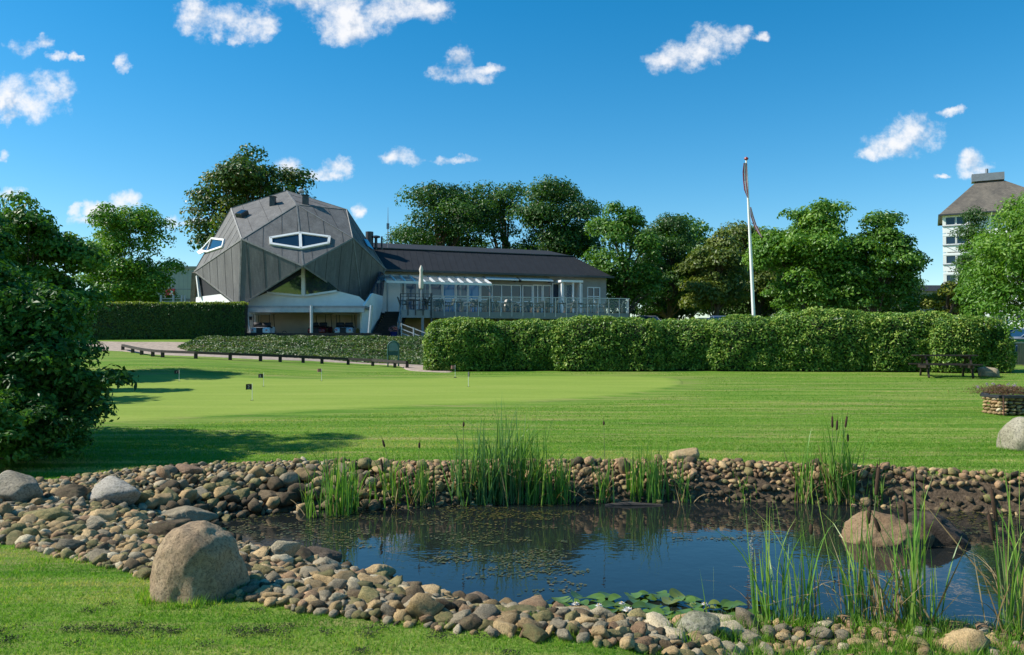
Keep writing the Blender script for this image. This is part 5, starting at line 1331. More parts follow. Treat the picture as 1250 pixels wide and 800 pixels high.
# terrace chairs and tables
def make_chair(mat_seat, legm):
    m = MB(); m.prism([(-.24, -.22, .44), (.24, -.22, .44), (.22, .24, .42), (-.22, .24, .42)], (0, 0, .05)); seat = m
    m.prism([(-.22, .2, .46), (.22, .2, .46), (.25, .34, .88), (.12, .36, .93), (-.12, .36, .93), (-.25, .34, .88)], (0, .04, 0))
    for sx in (-.25, .25): m.prism([(sx-.02, -.18, .62), (sx+.02, -.18, .62), (sx+.02, .26, .68), (sx-.02, .26, .68)], (0, 0, .04)); m.bar((sx, -.18, .46), (sx, -.18, .63), .03, .03)
    return m
def chair_proto(mat_, legm, label, group):
    t = empty('terrace_chair', (0, 0, 0), label, 'chair', group)
    make_chair(mat_, legm).build('seat_shell', mat_, t)
    for sx in (-.21, .21):
        for sy in (-.19, .23): m = MB(); m.tube([(sx*1.12, sy*1.12, 0), (sx, sy, .44)], [.014, .022], 6); m.build('leg', legm, t)
    return t
def table_proto():
    t = empty('terrace_table', (0, 0, 0), 'square dark terrace table between chairs behind the glass railing', 'table', 'tables on the terrace')
    m = MB(); m.box(-.4, .4, -.4, .4, .7, .735); m.build('table_top', M_DWOOD, t, bevel=.006)
    m = MB(); m.tube([(0, 0, .05), (0, 0, .7)], .04, 8); m.bar((-.3, 0, .03), (.3, 0, .03), .06, .05); m.bar((0, -.3, .035), (0, .3, .035), .06, .05); m.build('pedestal', M_DKMET, t)
    return t
ch1 = chair_proto(simple('dark_green_chair', (.02, .035, .03), .6, .2, 5), simple('pale_wood', (.45, .3, .17), .6, .15, 5), 'dark green terrace chair with pale wooden legs behind the glass railing', 'dark green chairs on the terrace')
ch2 = chair_proto(simple('beige_chair', (.5, .46, .4), .7, .1, 5), simple('pale_wood_leg', (.4, .28, .17), .6, .15, 5), 'beige terrace chair standing among the dark green ones', 'beige chairs on the terrace')
tb = table_proto(); rs = np.random.default_rng(21); used = {id(ch1): 0, id(ch2): 0, id(tb): 0}
def put(proto, p, rz):
    o = proto if not used[id(proto)] else copy_tree(proto); used[id(proto)] = 1
    o.location = p; o.rotation_euler[2] = rz; return o
for k in range(11):
    f = (k+.5)/11.4; p = dl.lerp(dr, f)-dn_*(1.0+.15*(k % 2)); p.z = FL-.02
    put(tb, p, .2)
    for j, (dx, rz) in enumerate(((-.62, rad(90)), (.62, rad(-90)))):
        q = p+Vector((dx, rs.normal()*.06, 0)); put(ch2 if (k, j) in ((1, 1), (3, 1), (5, 0), (7, 1), (10, 0)) else ch1, q, rz+rs.normal()*.25)
    if k % 2 == 0 and k < 9: q = p-dn_*.62; put(ch1, q, rad(180)*0+rs.normal()*.2)
p = P(505, 372, 52.2); p.z = FL-.02
o = put(tb, p, .1); o['label'] = 'dark table on the small balcony beside the closed parasol'; 
for dx, rz in ((-.65, rad(90)), (.65, rad(-90))): o = put(ch1, p+Vector((dx, 0, 0)), rz); o['label'] = 'dark chair on the small balcony above the stairs'; o['group'] = 'chairs on the small balcony'

# ------------------------------------------------------------------ fences, board, flags
def low_fence(name, pts, h, label, rail=.11, postw=.12, side=None):
    ps = [hit(*p) for p in pts]; base = ps[0].copy(); t = empty(name, base, label, 'fence')
    for p in ps: m = MB(); q = p-base; m.box(q.x-postw/2, q.x+postw/2, q.y-postw/2, q.y+postw/2, q.z-.1, q.z+h-.02); m.build('post', M_DWOOD, t)
    for a, b in zip(ps, ps[1:]): m = MB(); m.bar(a-base+Vector((0, -.02, h)), b-base+Vector((0, -.02, h)), .13, rail); m.build('rail', M_DWOOD, t)
low_fence('low_fence', [(150, 428), (162, 431), (173, 433.5), (186.5, 435.5), (198.5, 436.5), (239, 438), (281, 439.8), (318, 441), (342, 442), (370, 443), (393, 444), (425, 445.5), (455, 447), (482, 449), (497, 450)], .26, 'low dark wooden rail fence along the gravel path')
def upper_fence():
    base = Vector((P(228, 0, 46.6).x, 46.6, 0)); base.z = gz(base.x, base.y); t = empty('low_fence', base, 'low black rail in front of the golf carts, above the bank', 'fence')
    xs = np.linspace(P(230, 0, 46.9).x, P(466, 0, 47).x, 9); P0 = None
    for x in xs:
        z = gz(x, 46.9); m = MB(); m.box(x-base.x-.07, x-base.x+.07, 46.9-base.y-.07, 46.9-base.y+.07, z-base.z-.1, z-base.z+.34); m.build('post', M_DWOOD, t)
        p = Vector((x, 46.85, z+.27))-base
        if P0 is not None: m = MB(); m.bar(P0, p, .12, .16); m.build('rail', M_DWOOD, t)
        P0 = p
upper_fence()
def info_board():
    p = hit(480, 447.5); g = simple('sign_green', (.015, .09, .07), .45, .15, 4); D = p.y; t = empty('information_board', p, 'green arched information board on two legs before the leafy bank', 'sign')
    w = 13/1000*D/2; h = 30.5/1000*D
    arc = [(w*math.cos(a), 0, h-w+w*math.sin(a)) for a in np.linspace(0, math.pi, 13)]
    m = MB(); m.tube([(w, 0, -.1)]+arc+[(-w, 0, -.1)], .035, 8); m.build('frame', g, t, smooth=True)
    m = MB(); m.prism([(w*.93*math.cos(a), -.01, h-w+w*.93*math.sin(a)) for a in np.linspace(0, math.pi, 13)]+[(-w*.93, -.01, h*.62), (w*.93, -.01, h*.62)], (0, .03, 0)); m.build('upper_panel', simple('panel_sage', (.16, .25, .22), .5, .15, 4), t)
    m = MB(); m.box(-w*.93, w*.93, -.01, .02, h*.44, h*.61); m.build('lower_panel', g, t)
info_board()
def digit(txt, size, parent, loc_, rot, mat, th=.001):
    cu = bpy.data.curves.new('numeral', 'FONT'); cu.body = txt; cu.size = size; cu.extrude = th; cu.align_x = 'CENTER'; cu.align_y = 'CENTER'
    tmp = bpy.data.objects.new('numeral', cu); COL.objects.link(tmp); dg = bpy.context.evaluated_depsgraph_get(); me = bpy.data.meshes.new_from_object(tmp.evaluated_get(dg)); bpy.data.objects.remove(tmp)
    me.materials.append(mat); o = link('numeral', me, parent, loc_); o.rotation_euler = rot; return o
M_FBLK = simple('black_flag', (.015, .014, .016), .8, .2, 30); M_FRED = simple('faded_red_flag', (.3, .14, .12), .8, .3, 30); M_NUM = simple('numeral_grey', (.45, .45, .45), .7, .1, 30)
def pin(u, vb, vt, fu0, fu1, fv0, fv1, mat, label, num=None, furled=False):
    p = hit(u, vb); D = p.y; t = empty('practice_flag', p, label, 'golf flag', 'small numbered flags on the putting green'); h = (vb-vt)/1000*D
    m = MB(); m.tube([(0, 0, -.02), (-.004*h, 0, h)], [.0075, .006], 6); m.build('pole', M_WHITE, t, smooth=True)
    x0, x1 = (fu0-u)/1000*D, (fu1-u)/1000*D; z0, z1 = (vb-fv1)/1000*D, (vb-fv0)/1000*D
    V = []; nx = 8
    for k in range(nx+1): f = k/nx; yy = .02*math.sin(f*5+u)*(1-f if abs(x1) < abs(x0) else f); V += [(x0+(x1-x0)*f, yy, z0+.01*math.sin(f*3)), (x0+(x1-x0)*f, yy, z1+.01*math.sin(f*3))]
    m = MB(); V2 = [(a, b+.004, c) for a, b, c in V]; n = len(V); fs = []
    for k in range(nx): fs += [(2*k, 2*k+2, 2*k+3, 2*k+1), (n+2*k, n+2*k+1, n+2*k+3, n+2*k+2)]
    for k in range(nx): fs += [(2*k, n+2*k, n+2*k+2, 2*k+2), (2*k+1, 2*k+3, n+2*k+3, n+2*k+1)]
    fs += [(0, 1, n+1, n), (n-2, 2*n-2, 2*n-1, n-1)]; m.add(V+V2, fs); f = m.build('flag', mat, t, smooth=False)
    if num: digit(num, (z1-z0)*.75, t, ((x0+x1)/2, -.024, (z0+z1)/2), (math.pi/2, 0, 0), M_NUM)
    m = MB(); m.lathe([(.053, .001), (.053, .024), (.05, .024), (.05, .002)], n=14); m.build('hole_rim', M_BLACK, t)
pin(218.7, 466.5, 452, 213, 218.8, 452.8, 456.8, M_FBLK, 'black practice flag numbered 1, farthest along the green near the gravel path', '1')
pin(321.8, 472.5, 455.5, 315, 321, 457, 461.8, M_FBLK, 'black practice flag numbered 3 just behind the one numbered 2', '3')
pin(307.8, 490, 468.5, 300, 307.2, 469.6, 476.4, M_FBLK, 'black practice flag numbered 2, closest to the pond', '2')
pin(392.6, 466, 450.5, 387.3, 392.4, 450.8, 454.8, M_FRED, 'faded red practice flag standing before the low fence', None)
pin(555.6, 461.5, 446, 550.5, 555.4, 446.8, 451, M_FRED, 'faded red practice flag against the first rhododendron', None)
pin(571.8, 473, 454.5, 571, 573.3, 455, 460.5, M_FBLK, 'furled black practice flag in front of the rhododendron hedge', None)

# flagpole with a pennant
def flagpole():
    D = 44; top = P(911, 196, D); bx = P(919.3, 385, D).x; gzp = gz(bx, D); base = Vector((bx+.1, D, gzp)); t = empty('flagpole', base, 'tall white flagpole with a limp red and white pennant', 'flagpole')
    m = MB(); m.tube([(0, 0, -.2), (top-base)*.45, top-base], [.1, .085, .045], 14); m.build('pole', M_WHITE, t, smooth=True)
    q = top-base; m = MB(); m.lathe([(.001, .0), (.07, .02), (.12, .08), (.1, .14), (.001, .2)], q, 12); m.build('finial', simple('red_cap', (.35, .04, .03), .4, .1, 3), t, smooth=True)
    R1 = simple('pennant_red', (.45, .05, .06), .8, .15, 8); W1 = simple('pennant_white', (.7, .68, .7), .8, .1, 8)
    def ribbon(pts, w, name, mat, off):
        m = MB(); n = len(pts)
        for i in range(n-1):
            a, b = pts[i], pts[i+1]; wa, wb = w[i], w[i+1]; ya, yb = .05*math.sin(i*1.2), .05*math.sin((i+1)*1.2)
            m.hexa([(a[0]+off*wa, a[1]+ya, a[2]), (a[0]+(off+.34)*wa, a[1]+ya, a[2]), (a[0]+(off+.34)*wa, a[1]+ya+.01, a[2]), (a[0]+off*wa, a[1]+ya+.01, a[2]), (b[0]+off*wb, b[1]+yb, b[2]), (b[0]+(off+.34)*wb, b[1]+yb, b[2]), (b[0]+(off+.34)*wb, b[1]+yb+.01, b[2]), (b[0]+off*wb, b[1]+yb+.01, b[2])])
        m.build(name, mat, t)
    def pp(u, v): p = P(u, v, D-.15)-base; return (p.x, p.y, p.z)
    hang = [pp(909.6, 199), pp(909.3, 210), pp(909.6, 221), pp(910.4, 232), pp(912.5, 242)]; wv = [.16, .22, .2, .2, .04]
    tail = [pp(916.3, 253), pp(918.5, 264), pp(922, 275), pp(926, 284), pp(929.5, 290)]; tv = [.06, .16, .16, .14, .05]
    for o_, mt in ((-.5, R1), (-.17, W1), (.16, R1)): ribbon(hang, wv, 'pennant', mt, o_); ribbon(tail, tv, 'pennant', mt, o_)
flagpole()

# ------------------------------------------------------------------ picnic table
def picnic():
    p = hit(1153, 460.5); D = p.y; t = empty('picnic_table', p, 'dark stained wooden picnic table with attached benches by the rhododendrons', 'picnic table', rz=rad(-14))
    wd = simple('stained_wood', (.028, .019, .016), .6, .35, 5, bmp=.4, stretch=(.4, 3, 1)); Lh = .88
    def planks(name, y0, y1, n, z):
        m = MB(); w = (y1-y0)/n
        for k in range(n): m.box(-Lh, Lh, y0+k*w+.006, y0+(k+1)*w-.006, z-.045, z)
        m.build(name, wd, t, bevel=.006)
    planks('table_top', -.37, .37, 6, .75); planks('bench', -.82, -.55, 2, .45); planks('bench', .55, .82, 2, .45)
    t.scale = (1.16, 1.12, 1.08)
    for sx in (-.62, .62):
        m = MB(); m.bar((sx, -.8, .36), (sx, .8, .36), .045, .1); m.bar((sx, -.36, .67), (sx, .36, .67), .045, .09); m.build('crossbeam', wd, t)
        for sy in (-1, 1): m = MB(); m.bar((sx+.045, sy*.58, 0), (sx+.045, sy*.22, .7), .045, .1, (0, 1, 0)); m.build('leg', wd, t)
picnic()
# ------------------------------------------------------------------ gabion planter
def planter():
    p = hit(1193, 507); D = p.y+.1; x0 = p.x; h = EYE+(425-484.5)/1000*D-p.z; base = Vector((x0+.9, D+.8, p.z)); L0 = -base
    t = empty('planter', base, 'gabion planter of stacked tan stones with a black rim and dried flowers', 'planter'); rs = np.random.default_rng(33)
    th = rad(-3); Wd, Dp = 1.9, 1.5
    V = []; F = []; nv = 0
    def face(o, e, n, length):
        nonlocal nv
        rows = 5; z = 0
        for r in range(rows):
            s = 0
            while s < length:
                w = rs.uniform(.08, .2); w = min(w, length-s+.02); hh = h/rows
                W_, Fi = rock_shape(2, int(rs.integers(1000)), (w*.52, .08, hh*.54), planes=6, k=14, rough=.03)
                c = np.array(o)+np.array(e)*(s+w/2)+np.array([0, 0, (r+.5)*hh]); ang = math.atan2(e[1], e[0]); Rz = np.array([[math.cos(ang), -math.sin(ang), 0], [math.sin(ang), math.cos(ang), 0], [0, 0, 1]])
                V.append(W_ @ Rz.T+c); F.append(Fi+nv); nv += len(W_); s += w
    e = (math.cos(th), math.sin(th), 0); n = (math.sin(th), -math.cos(th), 0)
    q0, q1, q2 = P(1215, 0, D-.25), P(1193.5, 0, D+.3), P(1197, 0, D+1.5)
    o0, o1, o2 = (np.array([q.x-base.x, q.y-base.y, 0]) for q in (q0, q1, q2))
    face(o0, e, n, Wd); kk = o1-o0; kl = np.linalg.norm(kk); face(o1, tuple(-kk/kl), n, kl)
    tn = np.concatenate([np.full(len(v), rs.random()) for v in V])
    idx = []
    for f in F: idx.append(np.full(len(f), [1, 1, 2, 3, 1][int(rs.integers(5))]))
    npmesh('stone_fill', np.concatenate(V), np.concatenate(F), None, t, smooth=True, mats=[PAL['grey'], PAL['tan'], PAL['pale'], PAL['pink']], midx=np.concatenate(idx), tint=tn)
    out = [o0, o0+np.array(e)*Wd, o0+np.array(e)*Wd+np.array([.3, Dp, 0]), o2, o1]
    m = MB(); c = sum(out)/5; m.prism([tuple(q+(c-q)*.16) for q in out], (0, 0, h-.02)); m.build('soil', simple('planter_soil', (.03, .02, .015), .95, .3, 10), t)
    m = MB()
    for i in range(5): a, b = Vector(out[i]), Vector(out[(i+1) % 5]); m.bar(a+Vector((0, -.03, h+.02)), b+Vector((0, -.03, h+.02)), .16, .05)
    m.build('rim', simple('black_rim', (.025, .025, .028), .5, .2, 6), t)
    m = MB()
    for q in (out[4], out[0], out[1]): m.box(q[0]-.012, q[0]+.012, q[1]-.1, q[1]-.08, 0, h)
    m.build('cage_bar', simple('rusty_bar', (.12, .05, .03), .8, .2, 20), t)
    n = 5200; C = rs.normal(size=(n, 3))*[.33, .3, .06]; hN = np.array([mn.noise((a*3, b*3, 1)) for a, b in C[:, :2]]); C += [.25, 0, 0]; C[:, 2] = h+.02+rs.random(n)*(.2+.1*hN)*np.exp(-(C[:, 0]-.25)**2)
    V, F = leaf_quads(C, unit(n, rs)+[0, 0, .3], .035, .012, rs=rs); npmesh('dry_flowers', V, F, leaf_mat('dry_flower', (.1, .045, .025), (.19, .09, .05), (.1, .11, .04)), t, tint=np.repeat(rs.random(n), 4))
    for k in range(7):
        q = (rs.uniform(-.45, .6), rs.uniform(-.35, .2), h+.2+rs.random()*.06); C = np.array(q)+rs.normal(size=(30, 3))*.018; V, F = leaf_quads(C, unit(30, rs), .022, .014, rs=rs); npmesh('blossom', V, F, leaf_mat('lilac', (.3, .15, .4), (.4, .22, .5), (.5, .3, .6)), t, tint=np.repeat(rs.random(30), 4))
planter()

# ------------------------------------------------------------------ gate corner
D = 33.2
g = hit(1230, 446.5); D = g.y
t = empty('wooden_gate', g, 'weathered board gate panel at the end of the rhododendron hedge', 'gate')
m = MB()
for k in range(6): m.box(.14+k*.1, .14+k*.1+.092, -.02, .02, .03, 1.0)
m.build('boards', M_LWOOD, t); m = MB(); m.box(.1, .78, -.05, .05, 1.0, 1.06); m.build('cap_rail', M_GREYM, t)
m = MB(); m.box(-.05, .05, .08, .18, 0, 1.35); m.build('post', M_LWOOD, t)
m = MB(); m.box(.74, .8, .03, .12, 0, 1.05); m.build('post', M_LWOOD, t)
c = P(1229.5, 424, D-.25); c.z = gz(c.x, c.y); t = empty('ball_washer', c, 'green ball washer box on a wooden post before the gate', 'ball washer')
m = MB(); m.box(-.045, .045, -.045, .045, 0, .78); m.build('post', M_LWOOD, t); m = MB(); m.box(-.11, .11, -.09, .09, .72, 1.0); m.build('box', simple('washer_green', (.01, .1, .07), .4, .15, 4), t, bevel=.02)
c = P(1237, 411, D+.1); c.z = gz(c.x, c.y); m = MB(); m.box(-.03, .03, .15, .2, .3, .95); t = empty('towel', Vector((c.x-.08, c.y-.3, c.z)), 'blue towel hanging on the gate beside the green box', 'towel')
m = MB(); V = [(x, .03*math.sin(x*60), z) for x in np.linspace(-.05, .06, 6) for z in (.38, .92)]; m2 = [(2*k, 2*k+2, 2*k+3, 2*k+1) for k in range(5)]; m.add(V, m2); V2 = [(a, b+.012, c_) for a, b, c_ in V]; m.add(V2, [tuple(reversed(f)) for f in m2]); m.build('cloth', simple('blue_cloth', (.06, .1, .22), .9, .2, 20), t)
c = P(1228.3, 402, 36.5); c.z = gz(c.x, c.y); t = empty('tee_flag', c, 'white flag on a yellowish stick rising behind the end of the hedge', 'golf flag')
hh = P(1228, 385.5, 36.5).z-c.z; m = MB(); m.tube([(0, 0, 0), (0, 0, hh)], .018, 6); m.build('pole', simple('ochre_pole', (.5, .42, .22), .5, .1, 5), t)
m = MB(); m.prism([(0.02, 0, hh-.02), (.1, .02, hh-.03), (.22, .05, hh-.4), (.14, .03, hh-.36), (.02, 0, hh-.45)], (0, .012, 0)); m.build('flag', simple('white_flag', (.75, .75, .75), .8, .05, 5), t)

# ------------------------------------------------------------------ parked cars
def car(x, y, rz, col, label, zoff=0, z=None):
    z = gz(x, y)+.03 if z is None else z; t = empty('parked_car', (x, y, z+zoff), label, 'car', 'cars in the car park behind the hedge', rz)
    mt = simple('car_paint', col, .3, .06, 2, metal=.3)
    m = MB(); lower = [(-2.15, .35), (-2.2, .62), (-2.05, .88), (-1.1, .95), (1.2, .98), (2.0, .9), (2.15, .7), (2.15, .35)]
    m.prism([(p[0], -.85, p[1]) for p in lower], (0, 1.7, 0)); m.build('body', mt, t, bevel=.06, smooth=True)
    V = []; cab = [(-1.2, .93, .8), (-.45, 1.38, .62), (0, 1.46, .6), (.75, 1.43, .6), (1.7, .95, .78)]
    m = MB(); n = len(cab); vs = [(a, -w, b) for a, b, w in cab]+[(a, w, b) for a, b, w in cab]; m.add(vs, [tuple(range(n)), tuple(range(2*n-1, n-1, -1))]+[(i, i+1, i+1+n, i+n) for i in range(n-1)]); m.build('windows', M_GLASS, t)
    m = MB(); vs = [(a, s*(w+.01), b+.015) for s in (-1, 1) for a, b, w in cab[1:4]]; m.add(vs+[(a, b, c-.04) for a, b, c in vs], [(0, 1, 4, 3), (1, 2, 5, 4), (6, 9, 10, 7), (7, 10, 11, 8)]); 
    for s in (-1, 1):
        for a, b in zip(cab, cab[1:]): m.bar((a[0], s*(a[2]+.01), a[1]), (b[0], s*(b[2]+.01), b[1]), .05, .05)
    m.build('roof', mt, t)
    for sx in (-1.35, 1.35):
        for sy in (-.76, .76): m = MB(); m.tube([(sx, sy-.1, .31), (sx, sy+.1, .31)], .31, 18); wh = m.build('wheel', simple('tyre_rubber', (.02, .02, .02), .9, .2, 6), t, smooth=True); s_ = 1 if sy > 0 else -1; m = MB(); m.tube([(sx, sy+s_*.1, .31), (sx, sy+s_*.115, .31)], [.2, .17], 14); m.build('rim', M_GALV, wh)
    for sy in (-.62, .62): m = MB(); m.box(-2.21, -2.17, sy-.13, sy+.13, .62, .74); m.build('headlight', M_GALV, t)
    return t
def pcar(u, vt, D, rz, col, label):
    x = (u-625)/1000*D; z = EYE+(425-vt)/1000*D-1.48; return car(x, D, rz, col, label, z=z)
pcar(790, 385.5, 62, rad(96), (.2, .22, .24), 'grey car whose roof shows over the hedge beside the terrace end')
pcar(863, 388, 62, rad(84), (.18, .26, .38), 'blue grey car half hidden by the hedge, lower of two roofs by the flagpole')
pcar(880.5, 385.5, 60, rad(88), (.13, .2, .33), 'blue car whose rounded roof shows highest over the hedge by the flagpole')
pcar(1258, 400.5, 50, rad(5), (.25, .3, .36), 'grey car parked behind the wooden gate')
pcar(1226, 400, 54, rad(80), (.05, .07, .09), 'dark car behind the end of the hedge')

# ------------------------------------------------------------------ grey warehouse with red sign
def warehouse():
    D = 95; a = P(110, 376, D); b = P(272, 376, D); zt_ = P(210, 328.5, D).z; base = Vector((a.x, D, gz(a.x, D))); t = empty('warehouse', base, 'flat-roofed grey warehouse far behind the rowan and the clipped hedge', 'building')
    Lx = b.x-a.x; H_ = zt_-base.z
    m = MB(); m.box(0, Lx, 0, 16, -1, H_); m.build('wall', simple('grey_panel', (.34, .33, .31), .8, .08, .5), t)
    m = MB(); m.box(-.15, Lx+.15, -.15, 16.15, H_+.003, H_+.3); m.build('parapet', M_CLAD, t)
    zz = P(210, 354, D).z-base.z; m = MB(); m.box(0, Lx, -.03, -.003, zz, zz+.12); m.build('trim', M_GREYM, t)
    zz = P(210, 364.5, D).z-base.z; m = MB(); m.box(0, Lx, -.06, -.004, -1, zz); m.build('gate_band', simple('dark_band', (.1, .11, .12), .6, .2, 1), t)
    m = MB()
    for k in range(30): m.box(k*Lx/30, k*Lx/30+.02, -.012, -.002, zz+.01, H_)
    m.build('panel_joint', M_GREYM, t)
    c = P(208.5, 357.5, D-.1); s = empty('shop_sign', c, 'red sign with white marks on the grey warehouse wall', 'sign')
    m = MB(); m.box(-.6, .45, -.08, .05, -.45, .45); m.build('board', simple('sign_red', (.55, .02, .03), .4, .08, 3), s)
    m = MB(); m.lathe([(.001, 0), (.16, .0), (.16, .02), (.001, .02)], n=16); o = m.build('emblem', M_WHITE, s); o.rotation_euler[0] = math.pi/2; o.location = (.12, -.085, .12)
    m = MB(); m.box(-.1, .32, -.1, -.082, -.25, -.12); m.build('lettering', M_WHITE, s)
    # slatted gate on posts before it
    D2 = 60; q = P(203, 378, D2); q.z = gz(q.x, D2); f = empty('steel_fence', q, 'steel fence of blue grey posts and slats behind the clipped hedge', 'fence'); H2 = P(203, 363, D2).z-q.z
    for u in (200.5, 215.5, 225.5, 229.5): x = P(u, 0, D2).x-q.x; m = MB(); m.box(x-.06, x+.06, -.06, .06, 0, H2+.15); m.build('post', simple('blue_grey_steel', (.3, .34, .42), .5, .1, 3), f)
    m = MB(); x0 = P(200.5, 0, D2).x-q.x; x1 = P(236, 0, D2).x-q.x
    for k in range(14): z = H2*(k+.3)/14; m.box(x0+.07, x1, -.02, .02, z, z+.07)
    m.build('slats', M_GREYM, f)
warehouse()
# ------------------------------------------------------------------ white apartment tower
def tower():
    D = 120; a = P(1151.5, 345, D); base = Vector((a.x, D, gz(a.x, D)-3)); rz = rad(-27); t = empty('apartment_tower', base, 'white apartment tower with a brown tiled pyramid roof above the trees', 'building', rz=rz)
    zt_ = P(1151, 262.5, D).z-base.z; Wd, Dp = 16, 10; wm = simple('white_plaster', (.86, .85, .83), .85, .06, .5)
    m = MB(); m.box(.6, Wd, .6, Dp, -2, zt_-.01); m.box(0, .0001, 0, .0001, 0, .0001) if False else None; m.build('wall', wm, t)
    fl = 2.82; nf = int(zt_/fl)+1
    for k in range(nf):
        z1 = zt_-k*fl-.35; z0 = z1-1.25
        if z0 < 0: break
        m = MB(); m.box(0, 3.6, 0, .598, z1+.002, z1+.34); m.box(0, 3.6, 0, .598, z0-1.1, z0-.02); m.build('bay', wm, t)
        m = MB()
        for (x0, x1) in ((.35, 1.7), (1.75, 3.1)): m.box(x0, x1, .03, .1, z0, z0+.09); m.box(x0, x1, .03, .1, z1-.09, z1); m.box(x0, x0+.09, .025, .105, z0, z1); m.box(x1-.09, x1, .025, .105, z0, z1)
        m.box(0, .34, .02, .598, z0, z1); m.box(3.12, 3.6, .02, .598, z0, z1)
        w_ = m.build('window', M_WHITE, t); m = MB(); m.box(.35, 1.7, .11, .16, z0, z1); m.box(1.75, 3.1, .11, .16, z0, z1); m.build('pane', M_GLASS, w_)
        m = MB(); m.box(-.05, 3.65, -.12, -.003, z0-.16, z0-.08)
        m.bar((.3, -.03, z0-.2), (1.6, -.03, z0-1.0), .03, .05); m.bar((1.9, -.03, z0-1.0), (3.2, -.03, z0-.2), .03, .05); m.build('balcony_rail', M_GREYM, t)
        for x0 in (6.2, 9.2, 12.4):
            m = MB(); m.box(x0, x0+1.6, .5, .597, z0, z1); w_ = m.build('window', M_WHITE, t); m = MB(); m.box(x0+.1, x0+1.5, .46, .498, z0+.1, z1-.1); m.build('pane', M_GLASS, w_)
    pk0, pk1 = (5.2, Dp/2), (7.0, Dp/2); h = P(1222, 224, D+6).z-base.z-zt_; ov_ = .45
    c = [(-ov_, -ov_), (Wd+ov_, -ov_), (Wd+ov_, Dp+ov_), (-ov_, Dp+ov_)]
    m = MB(); m.add([(x, y, zt_) for x, y in c]+[(pk0[0], pk0[1], zt_+h), (pk1[0], pk1[1], zt_+h)], [(0, 1, 5, 4), (1, 2, 5), (2, 3, 4, 5), (3, 0, 4), (3, 2, 1, 0)])
    rmat, nt, b, o = new_mat('roof_tiles'); g_ = nt.nodes.new('ShaderNodeTexCoord'); br = nt.nodes.new('ShaderNodeTexBrick'); br.inputs['Scale'].default_value = 1.6; br.inputs['Color1'].default_value = (.1, .09, .078, 1); br.inputs['Color2'].default_value = (.14, .125, .105, 1); br.inputs['Mortar'].default_value = (.07, .06, .05, 1)
    mp = nt.nodes.new('ShaderNodeMapping'); mp.inputs['Rotation'].default_value = (math.pi/2, 0, 0); nt.links.new(g_.outputs['Object'], mp.inputs[0]); nt.links.new(mp.outputs[0], br.inputs[0]); n1 = noise_node(nt, .4, 5, .7); nn = ramp(nt, n1.outputs[0], [(.3, (.7, .7, .7)), (.7, (1.4, 1.35, 1.25))]); nt.links.new(mixc(nt, 1, br.outputs[0], nn.outputs[0], 'MULTIPLY'), b.inputs['Base Color']); b.inputs['Roughness'].default_value = .9
    rf = m.build('roof', rmat, t); m = MB(); m.box(pk0[0]-1.2, pk1[0]+1.2, Dp/2-1, Dp/2+1, zt_+h-.6, zt_+h+.5); m.tube([(6.0, Dp/2, zt_+h+.5), (6.0, Dp/2, zt_+h+1.3)], .2, 8); m.build('roof_box', M_GREYM, rf)
    m = MB()
    for i in range(4): x0, y0 = c[i]; x1, y1 = c[(i+1) % 4]; m.bar((x0, y0, zt_-.08), (x1, y1, zt_-.08), .2, .22)
    m.build('gutter', M_DKMET, t)
tower()
def shed():
    D = 105; a = P(1108, 345, D); base = Vector((a.x, D, gz(a.x, D))); t = empty('low_building', base, 'dark roof of a low building between the oak and the white tower', 'building'); z = P(1120, 350, D).z-base.z
    m = MB(); m.box(0, 6, 0, 6, -1, z-.6); m.build('wall', M_CLAD, t); m = MB(); m.prism([(-.4, -.4, z-.6), (-.4, 6.4, z-.6), (-.4, 3, z+.4)], (6.8, 0, 0)); m.build('roof', M_ROOFB, t)
shed()
# ------------------------------------------------------------------ light, sky with its clouds
EL, AZ = rad(42), rad(-1)      # the sun stands to the left, a little beyond the buildings' fronts
S = Vector((-math.cos(EL)*math.cos(AZ), math.cos(EL)*math.sin(AZ), math.sin(EL)))
sun_d = bpy.data.lights.new('sun', 'SUN'); sun_d.energy = 5.0; sun_d.angle = rad(.53); sun_d.color = (1, .95, .87)
sun = bpy.data.objects.new('sun', sun_d); COL.objects.link(sun); sun.rotation_euler = (-S).to_track_quat('-Z', 'Y').to_euler(); sun.location = (-30, 10, 30)
w = bpy.data.worlds.new('World'); scene.world = w; w.use_nodes = True; nt = w.node_tree; nt.nodes.clear()
out = nt.nodes.new('ShaderNodeOutputWorld'); bg = nt.nodes.new('ShaderNodeBackground'); sky = nt.nodes.new('ShaderNodeTexSky')
sky.sky_type = 'NISHITA'; sky.sun_disc = False; sky.sun_elevation = EL; sky.sun_rotation = math.atan2(S.x, S.y)
sky.air_density = 1.0; sky.dust_density = .15; sky.ozone_density = 3.0
bg.inputs[1].default_value = SKY_STRENGTH
tc = nt.nodes.new('ShaderNodeTexCoord')
hs = nt.nodes.new('ShaderNodeHueSaturation'); hs.inputs['Saturation'].default_value = 1.43; hs.inputs['Hue'].default_value = .49; hs.inputs['Value'].default_value = .95
nt.links.new(sky.outputs[0], hs.inputs['Color'])
sep = nt.nodes.new('ShaderNodeSeparateXYZ'); nt.links.new(tc.outputs['Generated'], sep.inputs[0])
def M(op, a, b=None, c=None, clamp=False):
    n = nt.nodes.new('ShaderNodeMath'); n.operation = op; n.use_clamp = clamp
    for i, v in enumerate((a, b, c)):
        if v is None: continue
        if isinstance(v, (int, float)): n.inputs[i].default_value = v
        else: nt.links.new(v, n.inputs[i])
    return n.outputs[0]
